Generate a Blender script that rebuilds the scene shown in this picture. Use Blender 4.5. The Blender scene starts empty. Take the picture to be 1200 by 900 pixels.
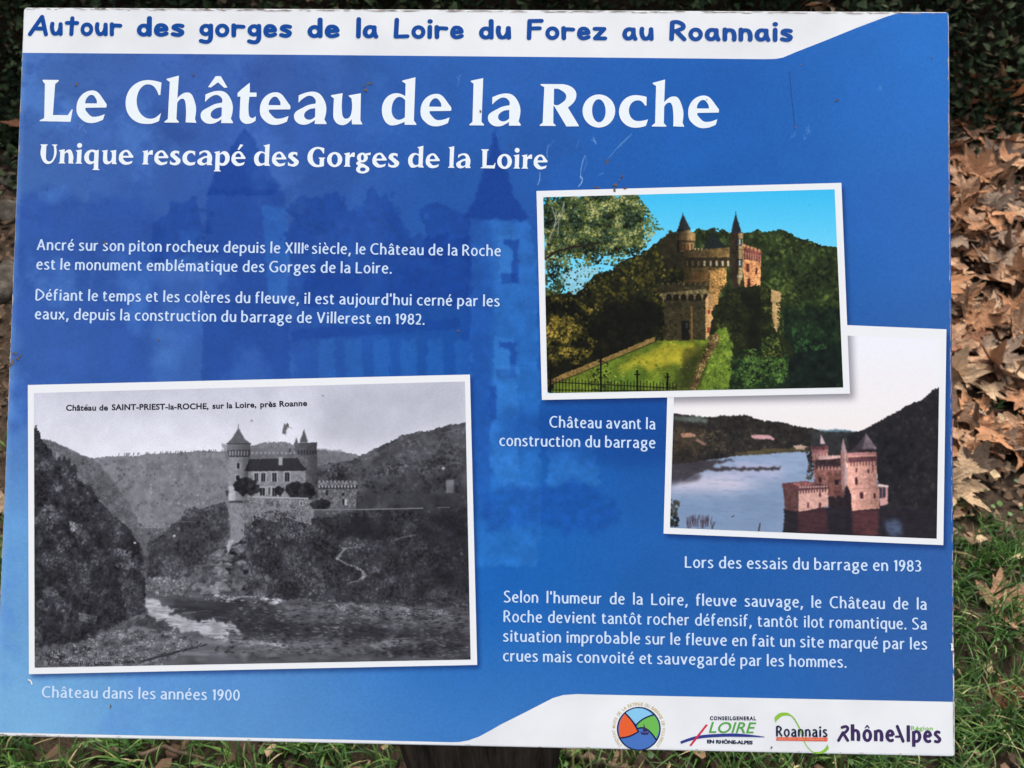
import bpy, bmesh, math, random
import numpy as np
from mathutils import Vector, Matrix
from mathutils.geometry import delaunay_2d_cdt
random.seed(7)
rng = np.random.default_rng(7)
sc = bpy.context.scene
COL = sc.collection

# ------------------------------------------------------------------ camera / world / sun
BW = 0.90                       # board width (m)
BH = BW / 1.2793                # board height
FPX = 950.0                     # focal length in pixels of the 1200 px wide photograph
TILT = math.radians(40)         # slope of the board above horizontal
CORN = [(27.5, 8.5), (1112., 14.), (1119.5, 887.), (-6.5, 862.5)]   # TL TR BR BL


def homog(src, dst):
    A = []
    for (x, y), (u, v) in zip(src, dst):
        A.append([x, y, 1, 0, 0, 0, -u * x, -u * y, -u])
        A.append([0, 0, 0, x, y, 1, -v * x, -v * y, -v])
    return np.linalg.svd(np.array(A))[2][-1].reshape(3, 3)


Hm = homog([(0, BH), (BW, BH), (BW, 0), (0, 0)], CORN)
Hi = np.linalg.inv(Hm)


def uv(px, py):
    """photograph position -> metres on the board"""
    w = Hi[2, 0] * px + Hi[2, 1] * py + Hi[2, 2]
    return (Hi[0, 0] * px + Hi[0, 1] * py + Hi[0, 2]) / w, (Hi[1, 0] * px + Hi[1, 1] * py + Hi[1, 2]) / w


def pxy(u, v):
    w = Hm[2, 0] * u + Hm[2, 1] * v + Hm[2, 2]
    return (Hm[0, 0] * u + Hm[0, 1] * v + Hm[0, 2]) / w, (Hm[1, 0] * u + Hm[1, 1] * v + Hm[1, 2]) / w


K = np.array([[FPX, 0, 600], [0, FPX, 450], [0, 0, 1.]])
A_ = np.linalg.inv(K) @ Hm
if A_[2, 2] < 0:
    A_ = -A_
s_ = (np.linalg.norm(A_[:, 0]) + np.linalg.norm(A_[:, 1])) / 2
A_ /= s_
r1, r2, t_ = A_[:, 0], A_[:, 1], A_[:, 2]
U_, _, Vt = np.linalg.svd(np.stack([r1, r2, np.cross(r1, r2)], 1))
R_ = U_ @ Vt
Cpos = -R_.T @ t_
Rbl = np.diag([1, -1, -1.]) @ R_
# board frame in the world
Xv = Vector((1, 0, 0)); Vv = Vector((0, math.cos(TILT), math.sin(TILT))); Nv = Xv.cross(Vv)
centre = Vector((0, 0, 0.85))
O = centre - Xv * BW / 2 - Vv * BH / 2
PM = Matrix(((Xv.x, Vv.x, Nv.x, O.x), (Xv.y, Vv.y, Nv.y, O.y), (Xv.z, Vv.z, Nv.z, O.z), (0, 0, 0, 1)))
cl = Matrix([list(Rbl.T[i]) + [Cpos[i]] for i in range(3)] + [[0, 0, 0, 1]])
camd = bpy.data.cameras.new("camera")
camo = bpy.data.objects.new("camera", camd); COL.objects.link(camo)
camo.matrix_world = PM @ cl
camd.sensor_width = 36; camd.lens = FPX / 1200 * 36
camd.clip_start = 0.02; camd.clip_end = 500
camd.dof.use_dof = True; camd.dof.focus_distance = 0.77; camd.dof.aperture_fstop = 11
sc.camera = camo
CAM = camo.matrix_world.translation.copy()
CR = camo.matrix_world.to_3x3()

SUN_EL, SUN_AZ = math.radians(51), math.radians(32)     # azimuth from +Y clockwise
world = bpy.data.worlds.new("World"); sc.world = world; world.use_nodes = True
nt = world.node_tree
sky = nt.nodes.new("ShaderNodeTexSky"); sky.sky_type = 'NISHITA'; sky.sun_disc = False
sky.sun_elevation = SUN_EL; sky.sun_rotation = SUN_AZ
sky.air_density = 1.0; sky.dust_density = 4.0; sky.ozone_density = 1.0
bgn = nt.nodes["Background"]
hs = nt.nodes.new("ShaderNodeHueSaturation"); hs.inputs["Saturation"].default_value = .42      # thin overcast: a greyer sky
nt.links.new(sky.outputs[0], hs.inputs["Color"]); nt.links.new(hs.outputs[0], bgn.inputs[0]); bgn.inputs[1].default_value = 0.11
sl = bpy.data.lights.new("sun", 'SUN'); sl.energy = 1.7; sl.angle = math.radians(22); sl.color = (1, .95, .88)
so = bpy.data.objects.new("sun", sl); COL.objects.link(so)
sd = Vector((math.sin(SUN_AZ) * math.cos(SUN_EL), math.cos(SUN_AZ) * math.cos(SUN_EL), math.sin(SUN_EL)))
so.rotation_euler = sd.to_track_quat('Z', 'Y').to_euler()
so.location = sd * 20
sc.view_settings.view_transform = 'Standard'; sc.view_settings.look = 'None'
sc.view_settings.exposure = 1.12; sc.view_settings.gamma = 1; sc.view_settings.use_curve_mapping = False
try:
    sc.cycles.max_bounces = 6
except Exception:
    pass


def ray(px, py):
    return (CR @ Vector(((px - 600) / FPX, -(py - 450) / FPX, -1))).normalized()


def on_z(px, py, z=0.):
    d = ray(px, py); t = (z - CAM.z) / d.z
    return CAM + d * t


def on_y(px, py, y):
    d = ray(px, py); return CAM + d * ((y - CAM.y) / d.y)


def to_px(p):
    q = CR.transposed() @ (Vector(p) - CAM)
    if q.z > -0.01:
        return (-9999, -9999)
    return (600 + FPX * q.x / -q.z, 450 - FPX * q.y / -q.z)


# ------------------------------------------------------------------ helpers
def lin(c):
    c = [x / 255 for x in c]
    return tuple((x / 12.92 if x <= .04045 else ((x + .055) / 1.055) ** 2.4) for x in c) + (1,)


def mat(name, rgb=None, rough=.5, spec=.5):
    m = bpy.data.materials.new(name); m.use_nodes = True
    p = m.node_tree.nodes["Principled BSDF"]
    if rgb is not None:
        p.inputs["Base Color"].default_value = rgb if len(rgb) == 4 else tuple(rgb) + (1,)
    p.inputs["Roughness"].default_value = rough
    p.inputs["Specular IOR Level"].default_value = spec
    return m, m.node_tree, p


def ink(name, rgb):
    """flat printed ink under the laminate, with very faint mottling"""
    m, t, p = mat(name, None, .38, .15)
    n = t.nodes.new("ShaderNodeTexNoise"); n.inputs["Scale"].default_value = 160; n.inputs["Detail"].default_value = 4
    tc = t.nodes.new("ShaderNodeTexCoord"); t.links.new(tc.outputs["Object"], n.inputs["Vector"])
    mx = t.nodes.new("ShaderNodeMix"); mx.data_type = 'RGBA'
    c = lin(rgb)
    mx.inputs[6].default_value = tuple(x * .93 for x in c[:3]) + (1,); mx.inputs[7].default_value = c
    t.links.new(n.outputs["Fac"], mx.inputs[0]); t.links.new(mx.outputs[2], p.inputs["Base Color"])
    b = t.nodes.new("ShaderNodeBump"); b.inputs["Strength"].default_value = .03; b.inputs["Distance"].default_value = .001
    t.links.new(n.outputs["Fac"], b.inputs["Height"]); t.links.new(b.outputs[0], p.inputs["Normal"])
    return m


def link(name, me, m=None, parent=None, **kw):
    o = bpy.data.objects.new(name, me); COL.objects.link(o)
    if m is not None and me is not None:
        me.materials.append(m)
    if parent is not None:
        o.parent = parent
    for k, v in kw.items():
        o[k] = v
    return o


def mesh(name, verts, faces):
    me = bpy.data.meshes.new(name); me.from_pydata([tuple(v) for v in verts], [], faces); me.update()
    return me


# ------------------------------------------------------------------ curves, glyph paths
def parse(s):
    pts = []
    for tk in s.split():
        sm = tk.endswith('~'); tk = tk.rstrip('~')
        v = [float(x) for x in tk.split(',')]
        pts.append((v[0], v[1], v[2] if len(v) > 2 else None, sm))
    return pts


def smooth(pts, closed, n=6):
    """Hermite path through (x, y, w, smooth) points"""
    N = len(pts); out = []
    P = [np.array(p[:2]) for p in pts]

    def tdir(i):
        if not pts[i][3]:
            return None
        a = P[(i - 1) % N] if (closed or i > 0) else P[i]
        b = P[(i + 1) % N] if (closed or i < N - 1) else P[i]
        d = b - a; L = np.linalg.norm(d)
        if L == 0: return None
        p = P[i]; q = d.copy()
        yx = (a[1] - p[1]) * (b[1] - p[1]) > 1e-9; xx = (a[0] - p[0]) * (b[0] - p[0]) > 1e-9
        if yx and not (xx and abs(d[1]) > abs(d[0])): q[1] = 0          # top or bottom of a round: level tangent
        elif xx: q[0] = 0                                               # side of a round: upright tangent
        l2 = np.linalg.norm(q)
        return q / l2 if l2 > 0 else d / L
    for i in range(N if closed else N - 1):
        j = (i + 1) % N
        a, b = P[i], P[j]; c = b - a; L = np.linalg.norm(c)
        if L < 1e-9:
            continue
        u = c / L; ta, tb = tdir(i), tdir(j)
        w0, w1 = pts[i][2], pts[j][2]
        if ta is None and tb is None:
            out.append((a[0], a[1], w0)); continue

        def refl(t):
            r = 2 * u * np.dot(u, t) - t
            r = .6 * r + .4 * u
            return r / np.linalg.norm(r)
        if ta is None: ta = refl(tb)
        if tb is None: tb = refl(ta)
        pp = 1 - abs(float(np.dot(ta, tb)))
        ma = max(.3 * L, pp * 1.657 * abs(float(np.dot(c, ta))) + (1 - pp) * L); mb = max(.3 * L, pp * 1.657 * abs(float(np.dot(c, tb))) + (1 - pp) * L)
        for k in range(n):
            s = k / n
            h = (2 * s**3 - 3 * s**2 + 1) * a + (s**3 - 2 * s**2 + s) * ma * ta + (-2 * s**3 + 3 * s**2) * b + (s**3 - s**2) * mb * tb
            w = None if w0 is None else (w0 + ((w1 if w1 is not None else w0) - w0) * s)
            out.append((h[0], h[1], w))
    if not closed:
        out.append((pts[-1][0], pts[-1][1], pts[-1][2]))
    return out


def disc(cx, cy, r, n=14, ry=None):
    ry = ry or r
    return [(cx + r * math.cos(2 * math.pi * k / n), cy + ry * math.sin(2 * math.pi * k / n)) for k in range(n)]


def stroke_polys(path, w, caps=False, contrast=.0, closed=False, n=6):
    pts = smooth(path, closed, n)
    polys = []
    L = list(pts) + ([pts[0]] if closed else [])
    seg = []
    for a, b in zip(L[:-1], L[1:]):
        d = np.array((b[0] - a[0], b[1] - a[1])); l = np.linalg.norm(d)
        if l < 1e-6: continue
        d /= l
        wl = w * (1 - contrast * abs(d[0]))
        wa = (a[2] if a[2] is not None else 1) * wl / 2; wb = (b[2] if b[2] is not None else 1) * wl / 2
        nx, ny = -d[1], d[0]
        polys.append([(a[0] + nx * wa, a[1] + ny * wa), (a[0] - nx * wa, a[1] - ny * wa), (b[0] - nx * wb, b[1] - ny * wb), (b[0] + nx * wb, b[1] + ny * wb)])
        seg.append((a, wa, b, wb))
    for k, (a, wa, b, wb) in enumerate(seg):
        if k > 0 or caps or closed:
            r = min(wa, seg[k - 1][3]) if (k > 0 or closed) else wa
            polys.append(disc(a[0], a[1], r * .995, 10))
    if caps:
        polys.append(disc(L[-1][0], L[-1][1], seg[-1][3] * .995, 10))
    return polys


def tess(groups):
    """groups: list of lists of contours. Inside a group parity counts, groups are united. -> verts, tris"""
    V = []; F = []; G = []
    for gi, g in enumerate(groups):
        for c in g:
            if len(c) < 3: continue
            if sum(a[0] * b[1] - b[0] * a[1] for a, b in zip(c, list(c[1:]) + [c[0]])) < 0: c = list(c)[::-1]
            F.append(list(range(len(V), len(V) + len(c)))); G.append(gi)
            V += [Vector((p[0] + 1e-4 * random.random(), p[1] + 1e-4 * random.random())) for p in c]
    v, e, f, ov, oe, of = delaunay_2d_cdt(V, [], F, 0, 1e-5)
    keep = []
    for tri, o in zip(f, of):
        cnt = {}
        for k in o: cnt[G[k]] = cnt.get(G[k], 0) + 1
        if any(n % 2 for n in cnt.values()):
            keep.append(list(tri))
    return [(p.x, p.y) for p in v], keep


# bold flared lettering (title and subtitle), cap height 278
BOLD = {
 'L': "0,0 0,6 30,21 25,250 8,270 8,278 118,278 118,270 95,250 88,42 190,42 215,81 222,81 210,-2",
 'e': "0,98~ 105,210~ 200,125~ 203,96 62,93 66,72~ 120,33~ 195,52 184,14 102,-9~ 22,30~ | 58,123 138,123 132,152~ 100,180~ 68,158~",
 'C': "0,140~ 145,284~ 238,268 233,184 221,184 190,238~ 145,255~ 74,148~ 170,24~ 242,64 230,9 155,-11~ 42,28~",
 'h': "87,316 5,293 5,286 27,272 22,24 0,6 0,0 97,0 97,6 80,24 82,132 118,161~ 139,124~ 143,2 217,0 213,8 205,28 204,128~ 150,203~ 82,164",
 'a': "28,190 28,140 62,172~ 100,188~ 138,168~ 142,136 72,116~ 0,52~ 65,-6~ 142,26 140,0 218,0 220,7 205,30 205,150~ 122,216~ | 142,105 142,48 102,28~ 68,56~ 92,92~",
 't': "80,272 25,227 0,202 0,178 20,178 18,48~ 70,-4~ 126,17 128,50 103,36~ 80,60~ 80,178 128,178 128,206 82,206",
 'u': "78,208 0,193 0,186 20,172 18,62~ 78,-6~ 143,34 145,0 215,0 213,8 201,28 200,208 118,193 121,186 138,172 138,70~ 104,37~ 78,70~",
 'd': "220,320 133,297 133,290 155,276 155,192 95,212~ 0,104~ 68,-5~ 153,20 155,0 233,0 231,9 215,30 | 155,164 115,187~ 65,100~ 113,33~ 155,50",
 'l': "87,318 5,300 5,293 23,280 20,24 0,6 0,0 97,0 97,6 80,24",
 'R': "3,281 151,281 244,210~ 188,124 261,6 261,-1 179,-3 97,132 91,134 91,19 107,5 107,0 0,0 0,6 20,21 28,260 3,273 | 93,249 134,244~ 176,198~ 130,144~ 93,144",
 'o': "0,103~ 110,213~ 219,103~ 110,-9~ | 64,107~ 107,181~ 155,100~ 111,26~",
 'c': "0,98~ 109,210~ 184,199 184,140 174,140 126,175~ 66,108~ 126,36~ 195,48 180,4 109,-9~",
 'n': "82,210 0,193 0,186 20,172 18,22 0,6 0,0 96,0 96,6 80,22 82,132 115,162~ 138,124~ 142,2 215,0 213,8 203,28 202,128~ 148,206~ 82,165",
 'i': "82,210 0,193 0,186 20,172 18,22 0,6 0,0 96,0 96,6 80,22 &dot 50,268 36",
 'r': "80,210 0,193 0,186 20,172 18,22 0,6 0,0 96,0 96,6 80,22 82,112 108,146~ 152,142 152,206 122,206~ 80,165",
 'p': "80,210 0,193 0,186 20,172 20,-66 0,-84 0,-90 104,-90 104,-84 82,-68 82,2 130,-8~ 228,108~ 150,208~ 80,168 | 82,150 112,165~ 162,100~ 120,30~ 82,46",
 'q': "203,210 170,196 112,208~ 0,98~ 88,-8~ 141,14 141,-68 122,-84 122,-90 224,-90 224,-84 203,-68 | 141,160 108,176~ 65,100~ 108,34~ 141,46",
 's': "136,198 132,146 95,172~ 72,152~ 108,120~ 160,62~ 82,-8~ 4,10 6,66 58,28~ 92,46~ 60,82~ 6,144~ 78,208~",
 'G': "240,268 236,188 224,188 190,240~ 145,256~ 74,144~ 155,22~ 178,28 178,108 160,124 160,130 258,130 258,124 240,110 240,6 150,-12~ 40,32~ 0,138~ 145,285~",
 'U': "0,278 0,270 18,254 18,90~ 118,-10~ 220,90~ 222,252 240,270 240,278 165,278 165,270 190,252 190,92~ 132,28~ 84,92~ 85,254 105,270 105,278",
 'g': "8,136~ 85,208~ 165,136~ 85,64~ | 66,136~ 86,178~ 108,136~ 86,94~ & 108,190 205,212 200,172 150,172 & 40,84 0,50~ 28,20~ 60,18 70,36 62,56~ 80,74 & 0,-40~ 90,30~ 190,-34~ 90,-98~ | 55,-38~ 95,-8~ 138,-36~ 92,-66~ & 22,16 40,60 110,42 150,18 120,-8 60,-4",
}
# light humanist lettering as centre-line strokes (body text)
REG = {
 'a': ["25,170 62,186~ 112,150~ 114,70~ 126,0", "113,114 60,104~ 20,52~ 62,10~ 113,48"],
 'b': ["20,290 20,6", "20,142 76,184~ 134,98~ 72,10~ 20,24"],
 'c': ["118,172 82,185~ 20,95~ 86,10~ 120,24"],
 'd': ["132,290 132,0", "132,155 84,185~ 20,92~ 74,10~ 132,46"],
 'e': ["24,104 126,108", "126,108 80,186~ 20,94~ 84,10~ 124,26"],
 'f': ["100,272 60,268~ 42,225~ 42,0", "6,184 92,184"],
 'g': ["o70,128,50,57", "98,172 142,188", "48,82 30,52~ 64,32~ 112,18~ 132,-25~ 72,-72~ 14,-32~ 40,8~ 60,14"],
 'h': ["20,290 20,0", "20,142 74,184~ 120,142~ 120,0"],
 'i': ["20,192 20,0", ".20,250,22"],
 'j': ["20,192 20,-30~ -6,-72", ".20,250,22"],
 'l': ["20,290 20,0"],
 'm': ["20,192 20,0", "20,142 66,184~ 106,142~ 106,0", "106,142 152,184~ 192,142~ 192,0"],
 'n': ["20,192 20,0", "20,142 74,184~ 120,142~ 120,0"],
 'o': ["o78,97,58,88"],
 'p': ["20,192 20,-84", "20,142 76,184~ 134,98~ 72,10~ 20,30"],
 'q': ["132,192 132,-84", "132,155 84,185~ 20,92~ 74,10~ 132,46"],
 'r': ["20,192 20,0", "20,130 52,172~ 92,182"],
 's': ["104,172 64,186~ 26,146~ 66,102~ 108,52~ 64,10~ 14,22"],
 't': ["42,238 42,50~ 66,12~ 98,18", "6,184 94,184"],
 'u': ["18,192 18,60~ 62,10~ 118,54", "120,192 120,0"],
 'v': ["6,192 66,6", "66,6 124,192"],
 'x': ["8,190 122,2", "8,2 122,190"],
 'A': ["8,0 88,268", "88,268 168,0", "36,88 140,88"],
 'C': ["182,252 120,266~ 24,134~ 124,10~ 186,28"],
 'D': ["22,8 22,262", "22,264 76,264~ 186,138~ 76,10~ 22,10"],
 'G': ["186,252 124,266~ 24,134~ 124,10~ 184,26", "184,26 184,124", "130,126 186,126"],
 'I': ["20,270 20,0"],
 'L': ["22,270 22,0", "22,12 142,12"],
 'R': ["22,270 22,0", "22,262 80,262~ 132,198~ 76,134~ 22,134", "74,132 154,0"],
 'S': ["136,250 84,266~ 30,208~ 86,142~ 144,68~ 84,10~ 18,26"],
 'V': ["6,270 84,6", "84,6 160,270"],
 'X': ["10,270 150,0", "150,270 10,0"],
 'P': ["22,270 22,0", "22,262 80,262~ 132,195~ 76,128~ 22,128"],
 'E': ["22,270 22,0", "22,260 130,260", "22,140 120,140", "22,10 132,10"],
 'N': ["22,0 22,270", "22,262 160,8", "160,0 160,270"],
 'H': ["22,0 22,270", "160,0 160,270", "22,140 160,140"],
 'O': ["o108,136,86,126"],
 '0': ["o72,130,54,120"],
 '1': ["62,0 62,260", "64,256 20,214"],
 '2': ["20,232 66,252~ 116,190~ 24,14", "18,12 126,12"],
 '3': ["24,240 66,252~ 112,196~ 60,138", "60,138 120,74~ 66,10~ 16,20"],
 '8': ["o70,190,46,58", "o70,72,54,62"],
 '9': ["118,180 70,252~ 20,180~ 68,112~ 118,180~ 88,60~ 40,4"],
 '.': [".18,14,22"], ',': ["30,34,1.2 4,-56,.8"], "'": ["16,286 10,206"], '-': ["8,110 80,110"],
}
COMIC = {
 'A': ["25,20 165,250 220,20", "75,95 200,95"],
 'u': ["25,160 26,80~ 62,28~ 110,60~ 125,155", "125,155 131,25"],
 't': ["85,235 80,25", "20,172 145,172"],
 'o': ["o76,90,54,64"],
 'r': ["25,160 30,25", "30,92 64,144~ 128,140"],
 'd': ["o74,86,48,60", "126,245 130,25"],
 'e': ["28,88 126,98 106,142~ 66,154~ 28,84~ 72,26~ 128,44"],
 's': ["116,144 72,152~ 34,124~ 76,94~ 116,60~ 76,26~ 28,38"],
 'g': ["o72,95,48,55", "122,155 126,0~ 82,-62~ 24,-48"],
 'l': ["25,255 25,25"],
 'a': ["122,142 76,152~ 26,84~ 66,28~ 122,84", "124,150 128,70~ 146,25"],
 'L': ["32,250 26,28 150,34"],
 'i': ["25,160 25,25", ".26,232,30"],
 'F': ["32,250 28,22", "32,248 162,252", "30,150 142,154"],
 'z': ["25,152 126,152 30,28 136,28"],
 'R': ["32,245 26,25", "32,245 104,245~ 150,190~ 92,142~ 32,130", "72,135 160,25"],
 'n': ["28,160 28,25", "28,98 72,150~ 116,128~ 126,25"],
}
ACC = {'é': ('e', 'acute'), 'è': ('e', 'grave'), 'â': ('a', 'circ'), 'ô': ('o', 'circ'), 'Ô': ('O', 'Circ')}
_cache = {}


def glyph(ch, font, w):
    key = (ch, font, w)
    if key in _cache: return _cache[key]
    base, acc = ACC.get(ch, (ch, None))
    groups = []
    if font == 'bold':
        for g in BOLD[base].split('&'):
            g = g.strip()
            if g.startswith('dot'):
                _, c, r = g.split(); cx, cy = map(float, c.split(',')); groups.append([disc(cx, cy, float(r), 20)])
            else:
                groups.append([[(p[0], p[1]) for p in smooth(parse(c), True, 8)] for c in g.split('|')])
    else:
        for s in (REG if font == 'reg' else COMIC)[base]:
            if s[0] == 'o':
                cx, cy, rx, ry = map(float, s[1:].split(','))
                n = 28
                ww = w / 2
                wy = ww * (.8 if font == 'reg' else 1)
                groups.append([disc(cx, cy, rx + ww * .9, n, ry + wy), disc(cx, cy, rx - ww * .9, n, ry - wy)])
            elif s[0] == '.':
                cx, cy, r = map(float, s[1:].split(',')); groups.append([disc(cx, cy, r * (1 if font == 'comic' else w / 38), 14)])
            else:
                for p in stroke_polys(parse(s), w, font == 'comic', .22 if font == 'reg' else 0): groups.append([p])
    xs = [p[0] for g in groups for c in g for p in c]
    x0, x1 = min(xs), max(xs); cx = (x0 + x1) / 2
    if acc:
        k = w / 60 if font != 'bold' else 1
        oy = 66 if acc == 'Circ' else 0
        h = 1
        if acc == 'circ' or acc == 'Circ':
            if font == 'bold': P = [(-66, 240), (-16, 314), (18, 314), (66, 238), (44, 236), (1, 273), (-46, 238)]
            else: P = [(-50, 222), (-12, 280), (12, 280), (50, 222), (26, 222), (0, 250), (-26, 222)]
        elif acc == 'acute': P = [(-18, 232), (20, 310), (66, 302), (6, 228)] if font == 'bold' else [(-12, 222), (14, 288), (46, 276), (6, 218)]
        else: P = [(18, 232), (-20, 310), (-66, 302), (-6, 228)] if font == 'bold' else [(12, 222), (-14, 288), (-46, 276), (-6, 218)]
        groups.append([[(cx + x, y + oy) for x, y in P]])
    v, f = tess(groups)
    r = (v, f, x0, x1); _cache[key] = r
    return r


SB = {'bold': 12.5, 'reg': 15, 'comic': 9}


def lay(text, font, w, space):
    """-> list of (glyph, x offset), total width"""
    x = 0; out = []; first = True
    for ch in text:
        if ch == ' ':
            x += space; continue
        sup = False
        if ch == '^': continue
        g = glyph(ch, font, w); sb = SB[font] + (5 if ch in "lihdbLI1" and font == 'reg' else 0)
        if not first: x += sb
        out.append((g, x - g[2])); x += g[3] - g[2] + sb; first = False
        last = sb
    return out, x - last


def text_mesh(words, font, cap_px, w, space=78, z=0., name='text_line'):
    """words: list of (text, px0, py0, px1, py1) baseline start/end in photograph pixels"""
    V = []; F = []
    for (tx, ax, ay, bx, by) in words:
        gl, W = lay(tx, font, w, space)
        A = np.array(uv(ax, ay)); B = np.array(uv(bx, by)); d = B - A; L = np.linalg.norm(d); d /= L
        n = np.array((-d[1], d[0])); kx = L / W
        mpx = math.dist(uv(ax, ay), uv(ax, ay - 1)); ky = cap_px * mpx / 278
        for (v, f, x0, x1), ox in gl:
            b = len(V)
            for p in v:
                q = A + d * ((p[0] + ox) * kx) + n * (p[1] * ky)
                V.append((q[0], q[1], z * .3))
            F += [[b + i for i in t] for t in f]
    return mesh(name, V, F)


def poly_mesh(name, pts, z, zoom=None, closed_smooth=True, n=6):
    P = smooth(pts, True, n) if closed_smooth else pts
    q = [uv(*(p[:2])) for p in P]
    q = [(a * 1000, b * 1000) for a, b in q]
    v, f = tess([[q]])
    return mesh(name, [(a / 1000, b / 1000, z * .3) for a, b in v], f)


def zp(s, ox, oy, k):
    return [(ox + p[0] / k, oy + p[1] / k, p[2], p[3]) for p in parse(s)]


def inter_mesh(body, px0, py0, px1, py1, cap_px, z, offset=0., shear=0., name='lettering', spacing=1.0):
    """Blender's own sans-serif font, laid from one baseline point to another"""
    cu = bpy.data.curves.new(name, 'FONT'); cu.body = body; cu.offset = offset; cu.shear = shear; cu.size = 1
    cu.space_character = spacing
    cu.resolution_u = 4
    ob = bpy.data.objects.new(name, cu); COL.objects.link(ob)
    dg = bpy.context.evaluated_depsgraph_get(); me = bpy.data.meshes.new_from_object(ob.evaluated_get(dg))
    bpy.data.objects.remove(ob); bpy.data.curves.remove(cu)
    co = np.array([v.co[:] for v in me.vertices]); x0, x1 = co[:, 0].min(), co[:, 0].max()
    A = np.array(uv(px0, py0)); B = np.array(uv(px1, py1)); d = B - A; L = np.linalg.norm(d); d /= L; n = np.array((-d[1], d[0]))
    kx = L / (x1 - x0); mpx = math.dist(uv(px0, py0), uv(px0, py0 - 1)); ky = cap_px * mpx / .729
    for v in me.vertices:
        q = A + d * ((v.co.x - x0) * kx) + n * (v.co.y * ky)
        v.co = (q[0], q[1], z * .3)
    me.materials.clear()
    return me


# ------------------------------------------------------------------ printed pictures, painted procedurally
def up(a, h, w):
    """bilinear resize with smoothstep"""
    y = np.linspace(0, a.shape[0] - 1.001, h); x = np.linspace(0, a.shape[1] - 1.001, w)
    yi = y.astype(int); xi = x.astype(int); fy = (y - yi); fx = (x - xi)
    fy = fy * fy * (3 - 2 * fy); fx = fx * fx * (3 - 2 * fx)
    A = a[yi][:, xi]; B = a[yi][:, xi + 1]; C = a[yi + 1][:, xi]; D = a[yi + 1][:, xi + 1]
    fx = fx[None]; fy = fy[:, None]
    return (A * (1 - fx) + B * fx) * (1 - fy) + (C * (1 - fx) + D * fx) * fy


def fbm(h, w, cell, octv=4, sx=1., gain=.55):
    out = np.zeros((h, w)); amp = 1; tot = 0
    for o in range(octv):
        ch = max(2, int(h / cell) + 2); cw = max(2, int(w / (cell * sx)) + 2)
        if ch > h or cw > w: break
        out += amp * up(rng.random((ch, cw)), h, w); tot += amp; amp *= gain; cell /= 2
    return out / tot if tot else out + .5


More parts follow.
